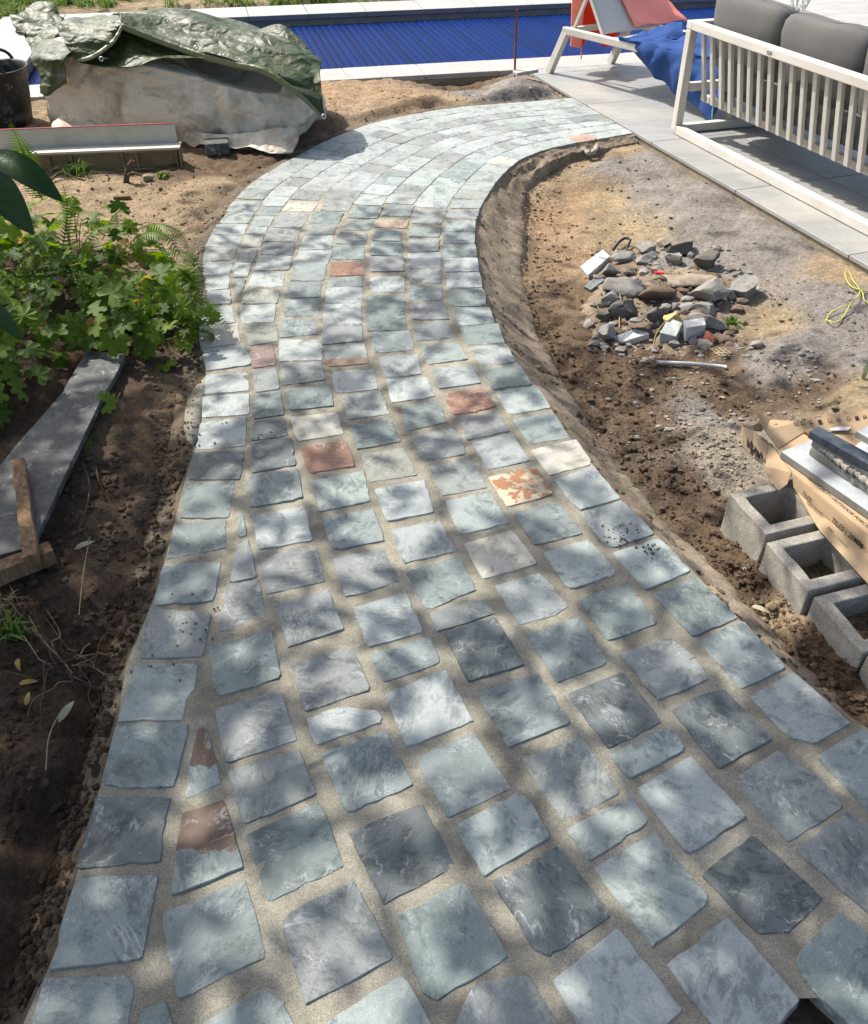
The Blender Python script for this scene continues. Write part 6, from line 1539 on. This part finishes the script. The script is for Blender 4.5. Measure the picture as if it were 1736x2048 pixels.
strip('porcelain_offcut', (1625, 880), (1775, 968), .06, .180, .022, 'slab', 'pale porcelain strip directly under the black slate strip', edge='slab_edge')
strip('slate_strip', (1619, 862), (1780, 952), .045, .206, .024, 'darkslab', 'black slate strip lying on top of the porcelain offcuts', edge='darkslab')
strip('wood_packer', (1608, 862), (1640, 880), .03, .187, .010, 'batten', 'short wooden packer under the end of the slate strip', 'wood')
strip('porcelain_offcut', (1690, 905), (1790, 955), .16, .152, .020, 'slab', 'light porcelain piece behind the black slate strip', edge='slab_edge')
strip('porcelain_offcut', (1712, 862), (1790, 908), .10, .172, .022, 'slab', 'grey porcelain corner piece at the right frame edge', edge='slab_edge')
o = obj('paper_label', [gp(1658, 858, .118), gp(1680, 853, .118), gp(1702, 855, .118), gp(1696, 861, .1175), gp(1664, 861, .1175)], [(0, 1, 2, 3, 4)], M['paper']); solid(o, .001); tag(o, 'crumpled white paper label on the carton behind the strips', 'paper')

# worm of squeezed mortar at the path corner, mortar patch by the left edge
vv = [gp(1166, 299, -.035), gp(1178, 306, -.04), gp(1190, 302, -.035), gp(1195, 290, -.03)]
V_, F_ = tubevf(smoothcurve(vv, 20), [.016 + .005 * math.sin(i * 1.3) for i in range(20)], 8); tag(obj('mortar_blob', V_, F_, M['concrete'], None, True), 'curled grey blob of mortar at the edge of the path bend', 'mortar')
mp_ = [(412, 750), (402, 762), (388, 775), (376, 795), (370, 820), (368, 850), (376, 880), (388, 890), (397, 868), (404, 830), (411, 792)]
top = [gp(x, y, -.004) for x, y in mp_]; n_ = len(top); vs = [p + Vector((-.012, 0, -.06)) for p in top] + top + [sum(top, Vector()) / n_ + Vector((0, 0, .008))]
o = obj('mortar_patch', vs, [(i, (i + 1) % n_, n_ + (i + 1) % n_, n_ + i) for i in range(n_)] + [(n_ + i, n_ + (i + 1) % n_, 2 * n_) for i in range(n_)], M['mortar'], None, True); tag(o, 'smear of pale mortar spilling off the left path edge', 'mortar')

# ------------------------------------------------------------------ clods and pebbles (uncountable)
def scatter(name, regions, mat, label, seed, smin, smax, sub=1, flat=.6):
    r = np.random.default_rng(seed); V0, F0 = ico(sub); VS = []; FS = []; CS = []; b = 0
    for (pxs, n) in regions:
        x0, y0, x1, y1 = pxs
        for k in range(n):
            px, py = r.uniform(x0, x1), r.uniform(y0, y1); p = gp(px, py, -.08); p = gp(px, py, gz(p.x, p.y))
            if onpath(p.x, p.y): continue
            z = surf(p.x, p.y)
            pn = (p.x - PC[0]) * Nn[0] + (p.y - PC[1]) * Nn[1]
            if pn > -.01: continue
            a, bq = pd(p.x, p.y)
            if bq < .4: continue
            s = smin * (smax / smin) ** (r.random() ** 2.2)
            sc3 = s * r.uniform(.7, 1.3, 3) * np.array([1, 1, flat]); V = V0 * (1 + .22 * r.normal(size=(len(V0), 1))) * sc3
            VS.append(V + np.array([p.x, p.y, z + s * .15])); FS += [tuple(i + b for i in f) for f in F0]; b += len(V0)
            c = gcol(p.x, p.y) * r.uniform(.75, 1.3); CS.append(np.tile(np.r_[np.minimum(c, .6), 1], (len(V0), 1)))
    o = obj(name, np.vstack(VS).tolist(), FS, mat, None, False, origin=Vector((0, 0, 0)), kind='stuff')
    ca = o.data.color_attributes.new('Col', 'FLOAT_COLOR', 'POINT'); ca.data.foreach_set('color', np.vstack(CS).astype(np.float32).ravel())
    o['label'] = label; o['category'] = 'soil'; return o
scatter('soil_crumbs', [((0, 900, 420, 2048), 5200), ((300, 560, 430, 1000), 1500), ((150, 340, 520, 640), 2000), ((500, 170, 960, 330), 1400), ((960, 150, 1140, 210), 150), ((960, 300, 1300, 800), 1000), ((1100, 560, 1736, 1000), 1500), ((1150, 780, 1500, 1200), 2600), ((1380, 1000, 1736, 1450), 2400), ((1240, 280, 1736, 640), 300), ((950, 300, 1120, 760), 2600), ((1080, 700, 1360, 1120), 1500), ((1340, 1060, 1736, 1460), 1200), ((120, 900, 400, 1700), 1500)], M['soil'], 'loose crumbs and clods of earth on the bare soil', 3, .0022, .012)
def pebbles(regions, seed, mat, smin, smax, label, name='pebbles'):
    r = np.random.default_rng(seed); VS = []; FS = []; b = 0; V0, F0 = ico(1)
    for (x0, y0, x1, y1), n in regions:
        for k in range(n):
            px, py = r.uniform(x0, x1), r.uniform(y0, y1); p = gp(px, py, -.08); p = gp(px, py, gz(p.x, p.y))
            if onpath(p.x, p.y): continue
            pn = (p.x - PC[0]) * Nn[0] + (p.y - PC[1]) * Nn[1]
            if pn > -.01: continue
            s = smin * (smax / smin) ** (r.random() ** 2); V = V0 * (1 + .18 * r.normal(size=(len(V0), 1))) * s * np.array([r.uniform(.8, 1.4), 1, .7])
            VS.append(V + np.array([p.x, p.y, heap_z(p.x, p.y) + s * .35])); FS += [tuple(i + b for i in f) for f in F0]; b += len(V0)
    o = obj(name, np.vstack(VS).tolist(), FS, mat, None, False, origin=Vector((0, 0, 0)), kind='stuff'); o['label'] = label; o['category'] = 'pebbles'; return o
pebbles([((1200, 540, 1480, 720), 300), ((1330, 690, 1640, 860), 100), ((1160, 700, 1420, 900), 60)], 8, M['rock_grey'], .004, .014, 'grey gravel strewn around the rubble heap')
pebbles([((1200, 560, 1560, 720), 160), ((1330, 690, 1650, 860), 140), ((1380, 830, 1520, 960), 80), ((1450, 1080, 1600, 1260), 30)], 9, M['rock_tan'], .003, .009, 'pale pebbles mixed into the soil at right')
pebbles([((1180, 500, 1500, 700), 110)], 18, M['rock_grey'], .010, .030, 'small broken grey rubble between the heap stones', 'small_rubble')
pebbles([((1190, 540, 1500, 700), 90)], 19, M['rock_brown'], .009, .026, 'small brown clods between the heap stones', 'small_clods')
# dark soil crumbs dropped on two of the right-hand stones
r = np.random.default_rng(5); VS = []; FS = []; b = 0; V0, F0 = ico(1)
for cxp, cyp, sx_, sy_, n in ((1240, 1075, 18, 12, 46), (1300, 1100, 12, 6, 26), (385, 850, 10, 22, 40), (470, 870, 40, 20, 14), (230, 1330, 40, 60, 10), (375, 1190, 30, 60, 16), (370, 1260, 30, 40, 16)):
    for k in range(n):
        p = gp(r.normal(cxp, sx_), r.normal(cyp, sy_)); s = r.uniform(.0012, .004); VS.append(V0 * s * (1 + .2 * r.normal(size=(len(V0), 1))) + np.array([p.x, p.y, .002])); FS += [tuple(i + b for i in f) for f in F0]; b += len(V0)
o = obj('dirt_specks', np.vstack(VS).tolist(), FS, M['rock_dark'], None, False, origin=Vector((0, 0, 0)), kind='stuff'); o['label'] = 'dark soil specks spilled on the paving stones'; o['category'] = 'dirt'

# ================================================================== the tree out of frame at the left that throws the dappled shade
tree = thing('shade_tree', 'broad garden tree out of view at the left, casting dappled shade', 'tree', (-6.2, 3.6, 0))
def shade_density(x, y):
    px, py = ipix((x, y, 0))
    d = np.interp(py, [300, 420, 520, 700, 900, 1100, 1350, 1600, 2100], [0, .12, .42, .62, .95, 1.6, 2.8, 3.5, 3.7])
    if px < 400: d *= np.interp(py, [500, 620, 760], [.25, .4, 1.0])
    if px < 430: d += np.interp(py, [420, 600, 850, 1000, 1400], [.0, .0, 1.6, 3.2, 4.6]) * min(1, (430 - px) / 120)
    d *= float(np.clip(1.0 + 2.3 * fbm(x * 3.3 + 7, y * 2.9, 2), .04, 2.6)) if px > 300 else 1
    if px > 1130: d *= np.interp(py, [350, 560, 700, 950, 1200], [.0, .15, .5, .7, .8])
    return d
r = random.Random(77); tv = []; tf = []; clus = []; RN = []
def tree_leaf(p, s):
    a = r.uniform(0, 6.28); nrm = Vector((r.gauss(0, .5), r.gauss(0, .5), 1)).normalized(); d = Vector((math.cos(a), math.sin(a), 0)); d = (d - nrm * d.dot(nrm)).normalized(); e = nrm.cross(d)
    b = len(tv); tv.extend([p - d * s, p - d * s * .3 + e * s * .42, p + d * s * .45 + e * s * .36, p + d * s, p + d * s * .45 - e * s * .36, p - d * s * .3 - e * s * .42]); tf.append((b, b + 1, b + 2, b + 3, b + 4, b + 5))
x = -3.2
for cxi in range(0, 44):
    for cyi in range(0, 36):
        gx0 = -3.2 + cxi * .14; gy0 = -.4 + cyi * .14
        d = shade_density(gx0, max(gy0, .3))
        if d <= .01: continue
        lam = d * .55
        for _ in range(int(lam) + (1 if r.random() < lam % 1 else 0)):
            h = r.uniform(2.5, 4.6) if gy0 > 1.6 else r.uniform(2.6, 4.4); tx, ty = gx0 + r.uniform(-.07, .07), gy0 + r.uniform(-.07, .07)
            c = Vector((tx, ty, 0)) + SUNV * (h / SUNV.z); clus.append(c)
            for k in range(r.randint(3, 6)): tree_leaf(c + Vector((r.gauss(0, .10), r.gauss(0, .10), r.gauss(0, .10))), r.uniform(.045, .075))
tw_ = []
for k in range(26):
    tx, ty = r.uniform(-1.2, .6), r.uniform(1.6, 4.4); h = r.uniform(2.4, 4.2); c = Vector((tx, ty, 0)) + SUNV * (h / SUNV.z); an = r.gauss(.9, .35); d = Vector((math.cos(an), math.sin(an), r.uniform(-.2, .2))); ln = r.uniform(.5, 1.1)
    tw_.append(tubevf(smoothcurve([c - d * ln / 2, c + Vector((r.gauss(0, .06), r.gauss(0, .06), .05)), c + d * ln / 2], 8), [.016 - .0016 * i for i in range(8)], 5, False))
    for q in range(16): tree_leaf(c + d * r.uniform(-.5, .5) * ln + Vector((r.gauss(0, .07), r.gauss(0, .07), r.gauss(0, .06))), r.uniform(.03, .055))
V_, F_ = merge(tw_); obj('twigs', V_, F_, M['bark'], tree, True)
o = obj('crown', tv, tf, M['tree'], tree, False)
trunk_top = Vector((-6.0, 3.8, 3.2))
part('trunk', tubevf(smoothcurve([(-6.2, 3.6, -.1), (-6.25, 3.65, 1.2), (-6.1, 3.75, 2.4), trunk_top], 14), [.24 - .008 * i for i in range(14)], 12), M['bark'], tree, True)
for k in range(16):
    c = clus[(k * 37) % len(clus)]; P = smoothcurve([trunk_top + Vector((0, 0, -.3 - .05 * k)), (trunk_top + c) / 2 + Vector((0, 0, .5)), c], 12)
    part('limb', tubevf(P, [.055 * (1 - i / 13) + .006 for i in range(12)], 6), M['bark'], tree, True)
